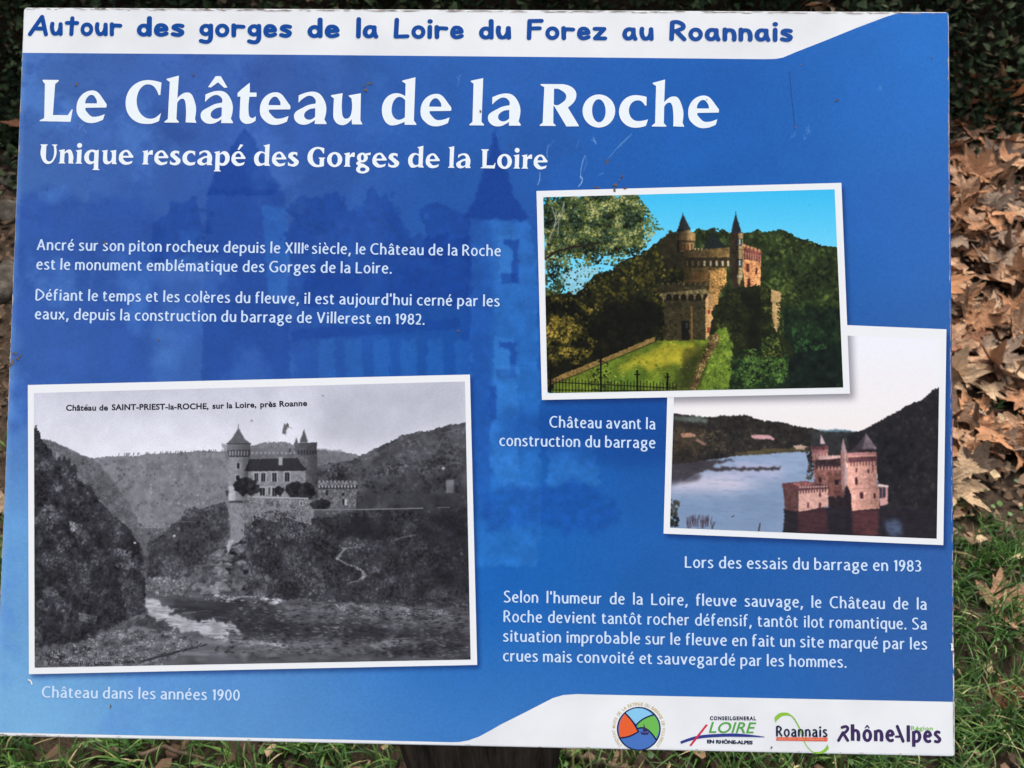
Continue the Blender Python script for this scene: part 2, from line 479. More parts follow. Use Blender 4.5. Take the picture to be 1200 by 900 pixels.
class Canvas:
    def __init__(s, x0, y0, x1, y1, k):
        c = [uv(x0, y0), uv(x1, y0), uv(x1, y1), uv(x0, y1)]
        s.u0 = min(p[0] for p in c); s.u1 = max(p[0] for p in c); s.v0 = min(p[1] for p in c); s.v1 = max(p[1] for p in c)
        s.m = math.dist(uv((x0 + x1) / 2, (y0 + y1) / 2), uv((x0 + x1) / 2 + 1, (y0 + y1) / 2)) / k    # metres per texel
        s.k = k
        s.w = int((s.u1 - s.u0) / s.m); s.h = int((s.v1 - s.v0) / s.m)
        u = s.u0 + (np.arange(s.w) + .5) * s.m; v = s.v0 + (np.arange(s.h) + .5) * s.m
        s.PX, s.PY = pxy(u[None, :], v[:, None])
        s.a = np.zeros((s.h, s.w, 3))
        s.grain = fbm(s.h, s.w, 2.5 * k, 3)

    def mask(s, P, soft=0., rough=0.):
        P = np.array([p[:2] for p in P], float)
        X, Y = s.PX, s.PY
        if rough:
            X = X + (fbm(s.h, s.w, rough * 3 * s.k, 4, gain=.75) - .5) * rough * 4.5; Y = Y + (fbm(s.h, s.w, rough * 3 * s.k, 4, gain=.75) - .5) * rough * 4.5
        m = np.zeros(X.shape, bool)
        for (ax, ay), (bx, by) in zip(P, np.roll(P, -1, 0)):
            if ay == by: continue
            c = ((ay > Y) != (by > Y)) & (X < (bx - ax) * (Y - ay) / (by - ay) + ax)
            m ^= c
        m = m.astype(float)
        for _ in range(2 if soft else 0):
            r = max(1, int(soft * s.k / 2))
            for ax_ in (0, 1):
                pad = [(0, 0), (0, 0)]; pad[ax_] = (r + 1, r)
                cs = np.cumsum(np.pad(m, pad, mode='edge'), ax_)
                L = m.shape[ax_]
                if ax_ == 0: m = (cs[2 * r + 1:2 * r + 1 + L] - cs[:L]) / (2 * r + 1)
                else: m = (cs[:, 2 * r + 1:2 * r + 1 + L] - cs[:, :L]) / (2 * r + 1)
        return m

    def put(s, m, c, amp=0., cell=4, sx=1.):
        c = np.array(c, float) / 255
        if c.ndim == 1: c = c[None, None]
        if amp: c = c * (1 + amp * (fbm(s.h, s.w, cell * s.k, 4, sx) - .5)[..., None] * 2)
        s.a = s.a * (1 - m[..., None]) + c * m[..., None]

    def sub(s, P, mg=0.):
        P = [p[:2] for p in P]; xs = [p[0] for p in P]; ys = [p[1] for p in P]
        u0, v1 = uv(min(xs), min(ys)); u1, v0 = uv(max(xs), max(ys)); g = (mg + 8) * s.k
        ia, ib = max(0, int((u0 - s.u0) / s.m - g)), min(s.w, int((u1 - s.u0) / s.m + g))
        ja, jb = max(0, int((v0 - s.v0) / s.m - g)), min(s.h, int((v1 - s.v0) / s.m + g))
        if ib - ia < 2 or jb - ja < 2: return None
        o = Canvas.__new__(Canvas); o.k = s.k; o.m = s.m; o.w = ib - ia; o.h = jb - ja; o.u0 = s.u0 + ia * s.m; o.v0 = s.v0 + ja * s.m
        o.PX = s.PX[ja:jb, ia:ib]; o.PY = s.PY[ja:jb, ia:ib]; o.a = s.a[ja:jb, ia:ib]; o.win = (ja, jb, ia, ib)
        return o

    def poly(s, P, c, soft=.0, rough=0., amp=0., cell=4, alpha=1., sx=1.):
        o = s.sub(P, soft * 2 + rough * 3)
        if o is None: return
        o.put(o.mask(P, soft, rough) * alpha, c, amp, cell, sx)
        ja, jb, ia, ib = o.win; s.a[ja:jb, ia:ib] = o.a

    def dabs(s, P, n, r, cols, alpha=.8, asp=1., mk=None, tall=1.):
        P = np.array([p[:2] for p in P], float)
        if mk is None:
            o = s.sub(P)
            if o is None: return
            o.dabs(P, n, r, cols, alpha, asp, o.mask([tuple(p) for p in P]), tall)
            ja, jb, ia, ib = o.win; s.a[ja:jb, ia:ib] = o.a
            return
        m = mk
        ys, xs = np.nonzero(m > .5)
        if len(ys) == 0: return
        idx = rng.integers(0, len(ys), n); cols = np.array(cols, float) / 255
        cols = cols[np.argsort(cols.sum(1))]; nc = len(cols)
        fld = fbm(s.h, s.w, min(max(7 * r[1], 6) * s.k, s.h * .7, s.w * .7), 4, 1.2, .6)
        q = fld[ys, xs]; lo, hi = np.percentile(q, 4), np.percentile(q, 96) + 1e-6
        for i in idx:
            R = rng.uniform(*r) * s.k; rx = R * asp; ry = R * tall; x, y = xs[i], ys[i]
            xa, xb = max(0, int(x - rx - 1)), min(s.w, int(x + rx + 2)); ya, yb = max(0, int(y - ry - 1)), min(s.h, int(y + ry + 2))
            if xb <= xa or yb <= ya: continue
            gx = (np.arange(xa, xb) - x)[None] / rx; gy = (np.arange(ya, yb) - y)[:, None] / ry
            d = np.clip(1.5 - 1.5 * (gx * gx + gy * gy), 0, 1) * alpha * m[ya:yb, xa:xb]
            fv = (q[i] - lo) / (hi - lo) + rng.normal(0, .16)
            c = cols[min(nc - 1, max(0, int(fv * nc)))] * rng.uniform(.82, 1.18) * (.72 + .5 * min(1, max(0, fv)))
            s.a[ya:yb, xa:xb] = s.a[ya:yb, xa:xb] * (1 - d[..., None]) + c * d[..., None]

    def tone(s, P, f, soft=.4, lim=.52):
        """multiply the printed tone inside P by f(x, y)"""
        o = s.sub(P, soft * 2)
        if o is None: return
        m = (o.mask(P, soft) * np.clip((lim - o.a.mean(2)) * 14, 0, 1))[..., None]; k = f(o.PX, o.PY)[..., None]
        ja, jb, ia, ib = o.win; s.a[ja:jb, ia:ib] = o.a * (1 - m) + o.a * k * m

    def line(s, pts, w, c, alpha=1.):
        for a, b in zip(pts[:-1], pts[1:]):
            d = np.array((b[0] - a[0], b[1] - a[1]), float); L = np.linalg.norm(d)
            if L == 0: continue
            d /= L; n = np.array((-d[1], d[0])) * w / 2
            x0, x1 = min(a[0], b[0]) - w, max(a[0], b[0]) + w; y0, y1 = min(a[1], b[1]) - w, max(a[1], b[1]) + w
            # local window
            u0, v1 = uv(x0, y0); u1, v0 = uv(x1, y1)
            ia, ib = max(0, int((u0 - s.u0) / s.m) - 3), min(s.w, int((u1 - s.u0) / s.m) + 4)
            ja, jb = max(0, int((v0 - s.v0) / s.m) - 3), min(s.h, int((v1 - s.v0) / s.m) + 4)
            if ib <= ia or jb <= ja: continue
            X = s.PX[ja:jb, ia:ib] - a[0]; Y = s.PY[ja:jb, ia:ib] - a[1]
            t = np.clip(X * d[0] + Y * d[1], 0, L); D = np.hypot(X - t * d[0], Y - t * d[1])
            m = np.clip((w / 2 - D) * s.k + .5, 0, 1) * alpha
            s.a[ja:jb, ia:ib] = s.a[ja:jb, ia:ib] * (1 - m[..., None]) + np.array(c) / 255 * m[..., None]

    def blur(s, r):
        k = max(1, int(round(r * s.k)))
        for ax_ in (0, 1):
            acc = sum(np.roll(s.a, i, ax_) for i in range(-k, k + 1)); s.a = acc / (2 * k + 1)

    def material(s, name, rough=.36):
        im = bpy.data.images.new(name, s.w, s.h, alpha=False)
        px = np.ones((s.h, s.w, 4), np.float32); px[..., :3] = np.clip(s.a, 0, 1)
        im.pixels.foreach_set(px.ravel()); im.update()
        m, t, p = mat(name, None, rough, .12)
        tx = t.nodes.new("ShaderNodeTexImage"); tx.image = im; tx.extension = 'EXTEND'
        uvn = t.nodes.new("ShaderNodeUVMap"); uvn.uv_map = "print"
        t.links.new(uvn.outputs[0], tx.inputs[0]); t.links.new(tx.outputs[0], p.inputs["Base Color"])
        return m

    def apply(s, me):
        l = me.uv_layers.new(name="print")
        for lp in me.loops:
            c = me.vertices[lp.vertex_index].co
            l.data[lp.index].uv = ((c.x - s.u0) / (s.m * s.w), (c.y - s.v0) / (s.m * s.h))


def Z(s, ox, oy, k):
    """polygon given in magnified coordinates -> photograph pixels"""
    return [(ox + float(a) / k, oy + float(b) / k) for a, b in (t.split(',') for t in s.split())]


BLUE_P = [(26.3, 61.9), (340, 64.2), (650, 67), (896, 69.5), (908, 69.2), (917, 67.7), (933, 61), (967, 47.7), (1000, 34.3), (1036, 20.6), (1048, 16.8), (1060, 15.2),
          (1111, 15.4), (1115.2, 400), (1118.2, 822.6), (890, 818), (700, 814), (676, 813.4), (660, 814.5), (648, 818), (613, 836), (587, 849), (573, 857), (561, 863.4), (549, 867.6), (538, 869.6), (528, 869.8), (400, 866.7), (0, 858.3), (-5.4, 858.2)]
OLD_O = Z("17,47 1168,20 1187,776 20,800", 25, 430, 2.222); OLD_I = Z("33,68 1155,38 1170,762 35,783", 25, 430, 2.222)
COL_O = Z("27,60 1155,30 1187,810 47,833", 620, 205, 3.158); COL_I = Z("52,83 1130,54 1162,787 68,808", 620, 205, 3.158)
LAK_O = Z("48,-9 1130,37 1118,880 25,835", 770, 375, 3.334); LAK_I = Z("74,35 1104,76 1092,855 50,812", 770, 375, 3.334)


def paint_background():
    c = Canvas(-8, 5, 1122, 892, 1.25)
    X, Y = c.PX, c.PY
    xn = np.clip(X / 1120, 0, 1); yn = np.clip(Y / 880, 0, 1)
    # corner colours of the blue gradient, lighter towards the bottom left
    def lerp(a, b, t): return np.array(a)[None, None] * (1 - t[..., None]) + np.array(b)[None, None] * t[..., None]
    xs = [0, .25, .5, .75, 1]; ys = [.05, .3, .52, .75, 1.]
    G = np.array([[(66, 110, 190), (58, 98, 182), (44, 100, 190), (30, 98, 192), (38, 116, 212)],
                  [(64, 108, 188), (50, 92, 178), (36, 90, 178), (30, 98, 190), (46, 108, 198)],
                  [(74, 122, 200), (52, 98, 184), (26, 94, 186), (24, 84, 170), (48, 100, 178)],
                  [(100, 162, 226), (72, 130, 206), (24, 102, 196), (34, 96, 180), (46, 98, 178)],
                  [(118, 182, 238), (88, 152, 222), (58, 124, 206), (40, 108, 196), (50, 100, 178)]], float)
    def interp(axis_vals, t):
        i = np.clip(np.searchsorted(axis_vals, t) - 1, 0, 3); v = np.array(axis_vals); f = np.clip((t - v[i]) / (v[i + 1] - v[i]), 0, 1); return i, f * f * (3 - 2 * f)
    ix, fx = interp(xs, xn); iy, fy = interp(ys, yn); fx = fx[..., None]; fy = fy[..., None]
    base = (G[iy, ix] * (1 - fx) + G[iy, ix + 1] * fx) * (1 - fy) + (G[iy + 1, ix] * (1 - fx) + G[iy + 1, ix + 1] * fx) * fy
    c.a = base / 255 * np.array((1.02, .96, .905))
    n = fbm(c.h, c.w, 70, 5)
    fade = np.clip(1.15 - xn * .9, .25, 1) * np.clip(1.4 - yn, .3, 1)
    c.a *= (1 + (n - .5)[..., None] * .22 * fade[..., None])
    g = lambda s: Z(s, 0, 130, 1.875)
    dark = (20, 58, 138); lite = (58, 128, 204)
    # ghost of the castle behind the writing
    c.poly(g("20,210 120,170 220,170 300,165 350,200 350,330 340,700 20,700"), (36, 72, 150), 8, 14, .1, 30, 0.51)
    c.poly(g("540,38 556,60 585,120 615,168 600,185 455,185 480,120 520,60"), dark, 1, 1.5, .0, 8, 0.61)
    c.poly(g("455,170 622,172 632,290 640,700 440,700 450,290"), dark, 2, 2, .1, 12, 0.41)
    c.poly(g("575,205 628,215 635,290 640,420 590,420"), lite, 3, 2, .1, 12, 0.32)
    c.poly(g("340,240 380,195 440,190 462,240 462,330 330,330"), dark, 2, 9, .2, 8, 0.49)
    c.poly(g("640,210 680,175 740,170 775,230 800,190 830,170 860,190 880,240 910,290 1030,270 1030,420 640,420"), dark, 1.5, 8, .2, 8, 0.52)
    c.poly(g("640,360 1090,340 1090,760 640,760"), dark, 4, 8, .2, 20, 0.29)
    c.poly(g("1088,40 1098,80 1130,190 1160,232 1145,245 1020,235 1045,190 1075,90"), dark, 1, 1.5, .0, 8, 0.72)
    c.poly(g("925,230 965,195 1000,215 1040,235 1040,330 930,330"), dark, 1.5, 7, .2, 8, 0.49)
    c.poly(g("1032,238 1160,240 1180,330 1190,900 1180,1000 1020,1000 1035,400"), lite, 3, 3, .3, 14, 0.38)
    c.poly(g("1020,240 1080,240 1080,900 1010,900"), dark, 5, 3, .1, 12, 0.32)
    for (a, b, d, e) in ((1095, 275, 1135, 380), (1085, 500, 1130, 590)):
        c.poly([(p[0], p[1]) for p in g(f"{a},{b} {d},{b} {d},{e} {a},{e}")], lite, 3, 2, .1, 8, 0.51)
        c.poly([(p[0], p[1]) for p in g(f"{a+12},{b+6} {d+4},{b+10} {d+4},{e-4} {d-10},{e-4} {d-10},{b+26} {a+12},{b+20}")], dark, 1, 1.2, .1, 8, 0.65)
        c.poly([(p[0], p[1]) for p in g(f"{a+5},{e-22} {d},{e-22} {d},{e} {a+5},{e}")], dark, 1, 1.2, .1, 8, 0.58)
    for x in range(700, 1010, 60):
        c.poly(g(f"{x},505 {x+34},500 {x+36},590 {x},590"), lite, 2, 2, .1, 8, 0.23)
    c.poly(g("640,480 1010,455 1010,478 640,505"), dark, 1.5, 2, .1, 8, 0.43)
    for s_, al in (("395,265 440,262 440,330 395,330", .2), ("620,300 700,300 700,330 620,330", .12), ("270,300 340,300 330,420 300,500 260,400", .14)):
        c.poly(g(s_), lite, 4, 5, .2, 12, al)
    k = lambda s: Z(s, 540, 380, 1.8)
    c.poly(k("70,90 120,85 125,330 150,330 160,350 90,350 60,300"), lite, 3, 3, .3, 10, 0.43)
    c.poly(k("185,250 280,250 290,350 260,330 185,345"), lite, 3, 4, .3, 10, 0.43)
    c.poly(k("60,130 75,130 75,200 60,205"), dark, 1, 1, .1, 8, 0.58)
    c.poly(k("40,350 100,335 180,345 240,330 300,345 340,420 200,440 60,430"), (20, 70, 152), 5, 9, .3, 8, 0.43)
    c.poly([(585, 480), (800, 470), (800, 545), (720, 548), (585, 520)], (16, 62, 136), 14, 5, .0, 8, 0.43)
    # soft clouds of lighter ink, left side
    m = np.clip((fbm(c.h, c.w, 60, 5) - .52) * 5, 0, 1) * np.clip(1 - xn * 2.0, 0, 1)
    c.put(m * .5, (88, 138, 208))
    m = np.clip((fbm(c.h, c.w, 26, 6, 1.3, .7) - .54) * 7, 0, 1) * np.clip(1 - xn * 1.6, 0, 1) * np.clip(1 - yn * 1.6, 0, 1)
    c.put(m * .42, (36, 70, 148))
    # printed drop shadows of the three photographs
    for q, dx, dy in ((OLD_O, 3, 4), (COL_O, 3, 5), (LAK_O, 3, 5)):
        c.put(c.mask([(x + dx, y + dy) for x, y in q], 6) * .62, (14, 40, 96))
    # pale wear of the laminate at the left and right edges
    edge = np.clip(1 - (X - (26 - (Y - 60) * .039)) / 7, 0, 1)
    c.put(edge * (.25 + .5 * fbm(c.h, c.w, 8, 3)) * .5, (150, 190, 232))
    # scratches and rubbed marks below the title
    sp = lambda s: Z(s, 600, 140, 7.5)
    for s_, w, al in (("320,225 305,290 312,335", .7, .5), ("245,470 243,530 225,575", .8, .7), ("640,320 620,370 605,440 600,520", .8, .6), ("650,320 655,380 630,450", .5, .4),
                      ("600,500 618,520 612,555 585,590", 1.0, .75), ("715,160 730,200 738,215", 1.2, .45), ("1050,130 960,210 850,335", .8, .35), ("1030,150 930,250", 1.4, .2),
                      ("805,470 760,490", .8, .4), ("700,180 725,190", 1.3, .3), ("590,180 560,260", .6, .25), ("370,180 330,240", .6, .25)):
        c.line(sp(s_), w, (190, 212, 240), al)
    for s_ in ("825,350 850,350 860,375 820,400", "810,380 830,370 840,390"):
        c.poly(sp(s_), (92, 84, 96), 0, .6, .2, 2, .7)
    for (x, y) in ((537, 92), (930, 160), (944, 160), (948, 152), (1031, 103), (95, 148)):
        for _ in range(4):
            a = rng.uniform(0, 6.3); c.line([(x + rng.normal(0, 2), y + rng.normal(0, 3)), (x + rng.normal(0, 2), y + rng.normal(0, 4))], .8, (140, 168, 222), .35)
    c.line([(925, 85), (927, 108), (931, 147)], .8, (40, 52, 90), .7); c.line([(922, 85), (932, 84)], .7, (50, 70, 130), .5)
    c.line([(595, 431), (632, 431)], .5, (70, 130, 210), .4)
    gr = rng.normal(0, 1, (c.h // 2 + 1, c.w // 2 + 1)); gr = np.kron(gr, np.ones((2, 2)))[:c.h, :c.w]
    c.a += gr[..., None] * np.array((.006, .006, .007)); c.a *= 1 + (c.grain - .5)[..., None] * .05
    return c


def paint_colour():
    c = Canvas(634, 218, 992, 465, 3.)
    A = lambda s: Z(s, 620, 205, 3.158); B = lambda s: Z(s, 760, 230, 5.294)
    t = np.clip((c.PY - 222) / 75, 0, 1)[..., None]
    c.a = (np.array((72, 190, 232)) * (1 - t) + np.array((124, 212, 240)) * t) / 255 * np.ones_like(c.a)
    # wooded hill behind
    hill = A("440,275 500,232 530,212 560,222 600,212 625,200 650,208 680,196 700,215 720,206 740,216 800,216 820,212 845,203 868,214 905,206 925,203 955,210 985,228 1010,238 1040,243 1070,258 1100,262 1125,268 1150,272 1180,800 560,800 430,420")
    c.poly(hill, (46, 56, 32), 0, 1.2, .3, 5)
    mk = c.mask(hill, 0, 1.2)
    c.dabs(hill, 1500, (1.2, 3.2), [(70, 84, 42), (34, 44, 26), (52, 66, 34), (24, 32, 22)], .6, mk=mk)
    right = A("850,215 1150,270 1175,540 960,560 860,420")
    c.dabs(right, 500, (1, 3), [(84, 96, 48), (60, 74, 38), (30, 40, 24)], .6, mk=mk * c.mask(right))
    lowr = A("930,500 1180,480 1180,800 740,800 760,690 900,680")
    c.poly(lowr, (26, 40, 28), 4, 5, .4, 8, .85)
    c.dabs(lowr, 500, (1, 3.4), [(40, 60, 36), (20, 30, 22), (52, 74, 40)], .5)
    c.poly(A("970,660 1060,620 1180,640 1180,800 940,800"), (18, 25, 24), 9, 10, .4, 8, .75)
    c.dabs(A("970,560 1100,550 1150,640 980,660"), 200, (1, 2.6), [(48, 76, 42), (32, 52, 32)], .6)
    # left wood
    lw = A("60,430 120,440 180,425 215,400 250,370 300,350 350,320 420,290 460,262 520,245 560,300 600,420 600,620 470,640 60,810")
    c.poly(lw, (34, 36, 20), 0, 2, .5, 5)
    lm = c.mask(lw, 0, 2)
    c.dabs(lw, 1500, (1, 3), [(62, 60, 28), (40, 42, 22), (22, 24, 16), (86, 78, 34)], .6, mk=lm)
    c.dabs(A("320,330 430,290 500,310 500,400 430,450 330,470 260,430"), 600, (.8, 2.2), [(106, 98, 44), (76, 76, 34), (48, 50, 24)], .7, mk=lm)
    c.poly(A("260,500 340,460 480,440 500,600 430,600 240,700 220,600"), (20, 20, 14), 7, 12, .5, 6, .8)
    c.dabs(A("60,450 130,440 180,465 240,500 215,560 255,610 235,660 190,700 60,715"), 1900, (.8, 2.1), [(112, 100, 42), (84, 80, 34), (54, 52, 24), (28, 28, 16), (20, 20, 13), (140, 120, 54)], .75)
    c.poly(A("70,700 160,700 240,690 180,740 80,770"), (26, 24, 16), 4, 8, .5, 5, .75)
    # overhanging tree
    crown = A("52,83 400,72 430,110 455,150 440,190 470,215 440,260 420,290 330,300 270,300 230,320 140,300 60,330")
    c.poly(A("52,84 395,72 420,130 430,220 400,280 250,290 60,310"), (62, 70, 40), 1, 5, .6, 4, .86)
    c.dabs(crown, 3600, (.6, 1.7), [(18, 24, 13), (34, 42, 21), (54, 64, 30), (80, 88, 42), (108, 112, 56), (146, 144, 92)], .8)
    c.dabs(A("400,80 455,140 500,205 440,215 410,150"), 120, (.7, 1.7), [(90, 104, 60), (60, 74, 40)], .85)
    c.dabs(A("60,310 150,300 160,350 120,440 60,450"), 500, (.7, 2), [(60, 72, 44), (90, 100, 60), (36, 44, 28)], .8)
    c.dabs(A("150,290 400,270 400,340 320,340 260,330 190,350"), 320, (.7, 1.8), [(60, 68, 34), (96, 96, 48), (36, 40, 22)], .8)
    c.poly(A("130,362 200,345 262,352 215,395 165,445 125,410"), (150, 204, 220), .6, 3, .1, 5, .95)
    c.dabs(A("110,330 280,330 260,400 150,450 100,440"), 90, (.6, 1.7), [(54, 66, 40), (84, 92, 56)], .85)
    c.line(A("58,312 100,285 160,268 215,262 260,250"), 2.6, (44, 36, 26)); c.line(A("60,296 130,275 200,250"), 1.2, (40, 34, 26))
    for s_ in ("75,235 95,190 100,130", "95,190 120,150 130,100", "85,215 60,200", "100,165 85,120", "110,175 105,225"):
        c.line(A(s_), 1.3, (168, 164, 150), .65)
    # castle
    c.poly(B("110,232 130,220 172,222 178,345 215,345 225,440 110,440 60,300"), (46, 42, 28), .5, 2, .4, 4)
    c.poly(B("178,216 258,205 262,225 290,232 290,275 275,285 270,342 192,345 190,280 176,272"), (120, 100, 66), 0, .6, .35, 2)
    c.poly(B("240,212 288,232 290,275 272,342 240,342"), (176, 144, 98), .5, .6, .3, 2, .8)
    c.poly(B("176,272 290,276 288,290 178,288"), (74, 60, 42), 0, .3, .2, 2, .8)
    for x in range(196, 268, 22): c.poly(B(f"{x},296 {x+10},296 {x+10},338 {x},338"), (92, 52, 42), 0, .3, 0, 2, .8)
    c.poly(B("212,112 240,165 262,206 174,224 190,175"), (46, 46, 50), .3, .4, .2, 3)
    c.line(B("212,112 212,104"), .6, (50, 48, 50))
    c.dabs(B("290,215 340,205 360,240 380,200 430,190 500,225 500,300 290,330"), 260, (.8, 2), [(44, 54, 30), (66, 78, 42), (34, 42, 26)], .8)
    c.poly(B("400,198 410,230 440,280 496,316 496,328 335,330 360,290 388,235"), (34, 42, 40), .4, .8, .2, 3)
    c.poly(B("222,338 500,318 500,382 225,384"), (96, 80, 52), 0, .8, .45, 2)
    c.poly(B("380,330 500,322 500,378 380,380"), (138, 112, 70), 1, .8, .4, 2, .7)
    for x in range(284, 332, 20): c.poly(B(f"{x},322 {x+11},322 {x+11},338 {x},338"), (170, 150, 112), 0, .3)
    c.poly(B("222,384 503,380 503,438 222,440"), (56, 48, 34), 0, .6, .3, 3)
    for i, x in enumerate((232, 266, 302, 340, 378, 415, 453, 486)):
        cc = (190, 176, 142) if i > 2 else (110, 98, 66)
        c.poly(B(f"{x},402 {x+13},400 {x+13},434 {x},434"), cc, .2, .3, .1, 2)
    c.poly(B("222,440 482,440 482,560 440,600 410,720 370,720 350,560 222,560"), (92, 76, 46), 0, .8, .5, 3)
    c.poly(B("262,480 370,470 372,545 262,540"), (116, 88, 52), 1, 2, .4, 4, .8)
    c.poly(B("372,462 480,450 478,545 445,560 430,700 395,690 380,600"), (204, 158, 96), 1, 1.5, .4, 2, .9)
    c.dabs(B("372,462 480,450 470,560 410,690"), 260, (.4, 1), [(120, 90, 52), (196, 156, 98), (90, 70, 44)], .6)
    c.poly(B("60,555 370,530 372,575 365,600 60,610"), (74, 66, 44), 0, .6, .4, 2)
    for x in range(78, 360, 34): c.poly(B(f"{x},536 {x+14},536 {x+14},552 {x},552"), (112, 100, 70), .2, .3, .2, 2)
    c.poly(B("70,605 350,575 405,612 352,640 90,642"), (132, 118, 82), .3, .6, .4, 2)
    c.poly(B("95,640 350,640 350,896 100,896"), (72, 66, 44), 0, .5, .4, 4)
    c.dabs(B("95,640 350,640 350,896 100,896"), 300, (.4, 1.2), [(92, 84, 56), (54, 50, 34), (82, 74, 46)], .5)
    for x in range(108, 350, 46): c.poly(B(f"{x},648 {x},622 {x+6},610 {x+18},606 {x+28},610 {x+34},622 {x+34},648"), (40, 34, 24), .3, .2, .2, 2)
    c.poly(B("352,640 372,600 408,610 400,650 400,846 354,892"), (208, 164, 112), .3, .5, .25, 2)
    c.poly(B("366,706 380,706 380,730 366,730"), (150, 60, 48), .3); c.poly(B("364,812 380,812 380,850 364,850"), (150, 72, 50), .3)
    c.line(B("266,690 268,890"), 2.4, (138, 106, 66)); c.line(B("185,690 185,890"), 1.4, (96, 80, 52))
    c.poly(B("205,775 250,775 250,895 205,895"), (28, 28, 22), .4, .3); c.poly(B("228,785 243,785 243,820 228,820"), (70, 78, 70), .3)
    # turret and right block
    c.poly(B("508,225 584,225 584,300 588,470 580,520 575,570 520,560 508,500"), (56, 46, 36), 0, .5, .3, 2)
    c.poly(B("556,228 584,228 586,470 580,500 560,560 550,520 556,470"), (164, 142, 102), .4, .5, .35, 2)
    c.poly(B("540,108 552,150 570,205 572,226 512,226 520,180"), (40, 44, 48), .3, .3, .1, 2); c.line(B("540,112 540,96"), .6, (40, 44, 48))
    for y in (262, 392): c.poly(B(f"556,{y} 577,{y} 578,{y+46} 557,{y+46}"), (40, 40, 40), .2); c.poly(B(f"559,{y+6} 570,{y+4} 571,{y+40} 560,{y+40}"), (176, 196, 196), .3)
    c.poly(B("550,492 584,490 582,505 550,507"), (200, 186, 150), .2)
    c.poly(B("584,296 700,338 692,566 596,566 588,480"), (224, 164, 112), 0, .5, .18, 3)
    c.dabs(B("590,400 690,400 690,560 600,560"), 160, (.5, 1.3), [(220, 162, 118), (180, 122, 84)], .5)
    c.poly(B("586,300 700,340 698,408 590,392"), (120, 74, 66), 0, .4, .3, 2)
    for i in range(7): x = 600 + i * 15; y = 348 + i * 4; c.poly(B(f"{x},{y} {x+6},{y+1} {x+5},{y+46} {x},{y+44}"), (196, 146, 118), .2, .1)
    for i in range(5): x = 588 + i * 23; y = 300 + i * 8.2; c.poly(B(f"{x},{y-4} {x+12},{y} {x+12},{y+18} {x},{y+14}"), (206, 156, 110), .1, .2)
    for s_ in ("604,420 624,420 624,470 604,470", "662,446 674,446 674,486 662,486", "610,516 630,512 630,570 612,570"): c.poly(B(s_), (92, 46, 38), .4, .4)
    bx = lambda v: 760 + v / 5.294
    def hgrad(x0, x1, a, b): return lambda X, Y: a + (b - a) * np.clip((X - bx(x0)) / ((x1 - x0) / 5.294), 0, 1)
    c.tone(B("176,205 292,205 292,345 176,345"), hgrad(176, 270, .42, 1.1), lim=9); c.tone(B("165,100 265,100 265,226 165,226"), hgrad(180, 250, .7, 1.25))
    c.tone(B("222,336 372,326 372,560 222,560"), hgrad(222, 372, .62, .95), lim=9); c.tone(B("372,326 503,318 503,440 478,560 430,700 372,700"), hgrad(372, 470, .8, 1.15), lim=9)
    c.tone(B("60,530 352,530 352,896 60,896"), lambda X, Y: .62 + .5 * fbm(*X.shape, 9, 4)); c.tone(B("508,225 560,225 560,560 508,560"), hgrad(508, 560, 1.1, .8), lim=9)
    c.tone(B("584,296 700,338 692,566 588,566"), lambda X, Y: .82 + .38 * fbm(*X.shape, 7, 4), lim=9)
    for _ in range(330):      # courses of stone
        x, y = rng.uniform(100, 690), rng.uniform(350, 890)
        if (x < 350 and y > 640) or (372 < x < 478 and 450 < y < 690) or (590 < x < 690 and 400 < y < 560) or (230 < x < 370 and 445 < y < 540):
            c.line(B(f"{x},{y} {x+rng.uniform(5,16)},{y+rng.normal(0,.8)}"), .45, (40, 32, 22) if rng.random() < .7 else (206, 170, 120), .35)
    # ivy and the shaded rampart
    ivy = B("395,700 440,640 500,600 560,575 620,560 700,555 755,570 765,700 800,840 860,900 900,1000 400,1000 380,900")
    c.poly(ivy, (38, 42, 24), 0, 2, .4, 4)
    c.poly(B("585,620 640,605 695,610 690,700 705,800 690,1000 600,1000 570,850 590,740"), (22, 25, 18), 5, 9, .5, 4, .75)
    c.dabs(B("400,700 500,600 570,590 580,900 400,900"), 400, (.7, 2), [(50, 56, 30), (30, 34, 20), (66, 66, 36)], .6)
    c.dabs(B("690,565 760,570 775,700 800,860 840,1000 700,1000"), 700, (.7, 1.9), [(76, 82, 38), (56, 64, 32), (38, 44, 24), (96, 98, 48)], .7)
    c.poly(B("757,584 820,588 822,640 812,760 798,845 775,800 764,700"), (192, 160, 112), .3, 1.2, .25, 3)
    c.dabs(B("790,660 835,650 840,880 800,860"), 120, (.7, 1.7), [(46, 56, 30), (62, 70, 36)], .8)
    c.dabs(A("740,800 735,720 760,650 850,640 880,600 930,610 965,680 950,760 900,800"), 900, (.8, 2.2), [(62, 88, 42), (48, 70, 36), (84, 108, 52), (34, 48, 28)], .65)
    c.tone(A("60,420 560,300 600,640 60,810"), lambda X, Y: .78 + .5 * (fbm(*X.shape, 26, 4) - .3)); c.tone(A("700,200 1180,240 1180,800 740,800"), lambda X, Y: .62 + .75 * fbm(*X.shape, 30, 5), 2)
    # lawn, walls, railing
    c.poly(A("100,765 466,612 655,612 690,600 640,800 70,812"), (104, 122, 44), 0, 1.5, .35, 10)
    c.poly(A("380,680 520,625 640,622 630,660 560,700 440,720 330,730"), (184, 170, 58), 7, 4, .25, 6, .85)
    c.poly(A("300,740 400,700 430,740 360,800 240,800"), (86, 116, 44), 8, 4, .3, 6, .6)
    c.poly(A("540,720 640,640 680,620 640,800 520,800"), (56, 66, 30), 6, 3, .3, 6, .75)
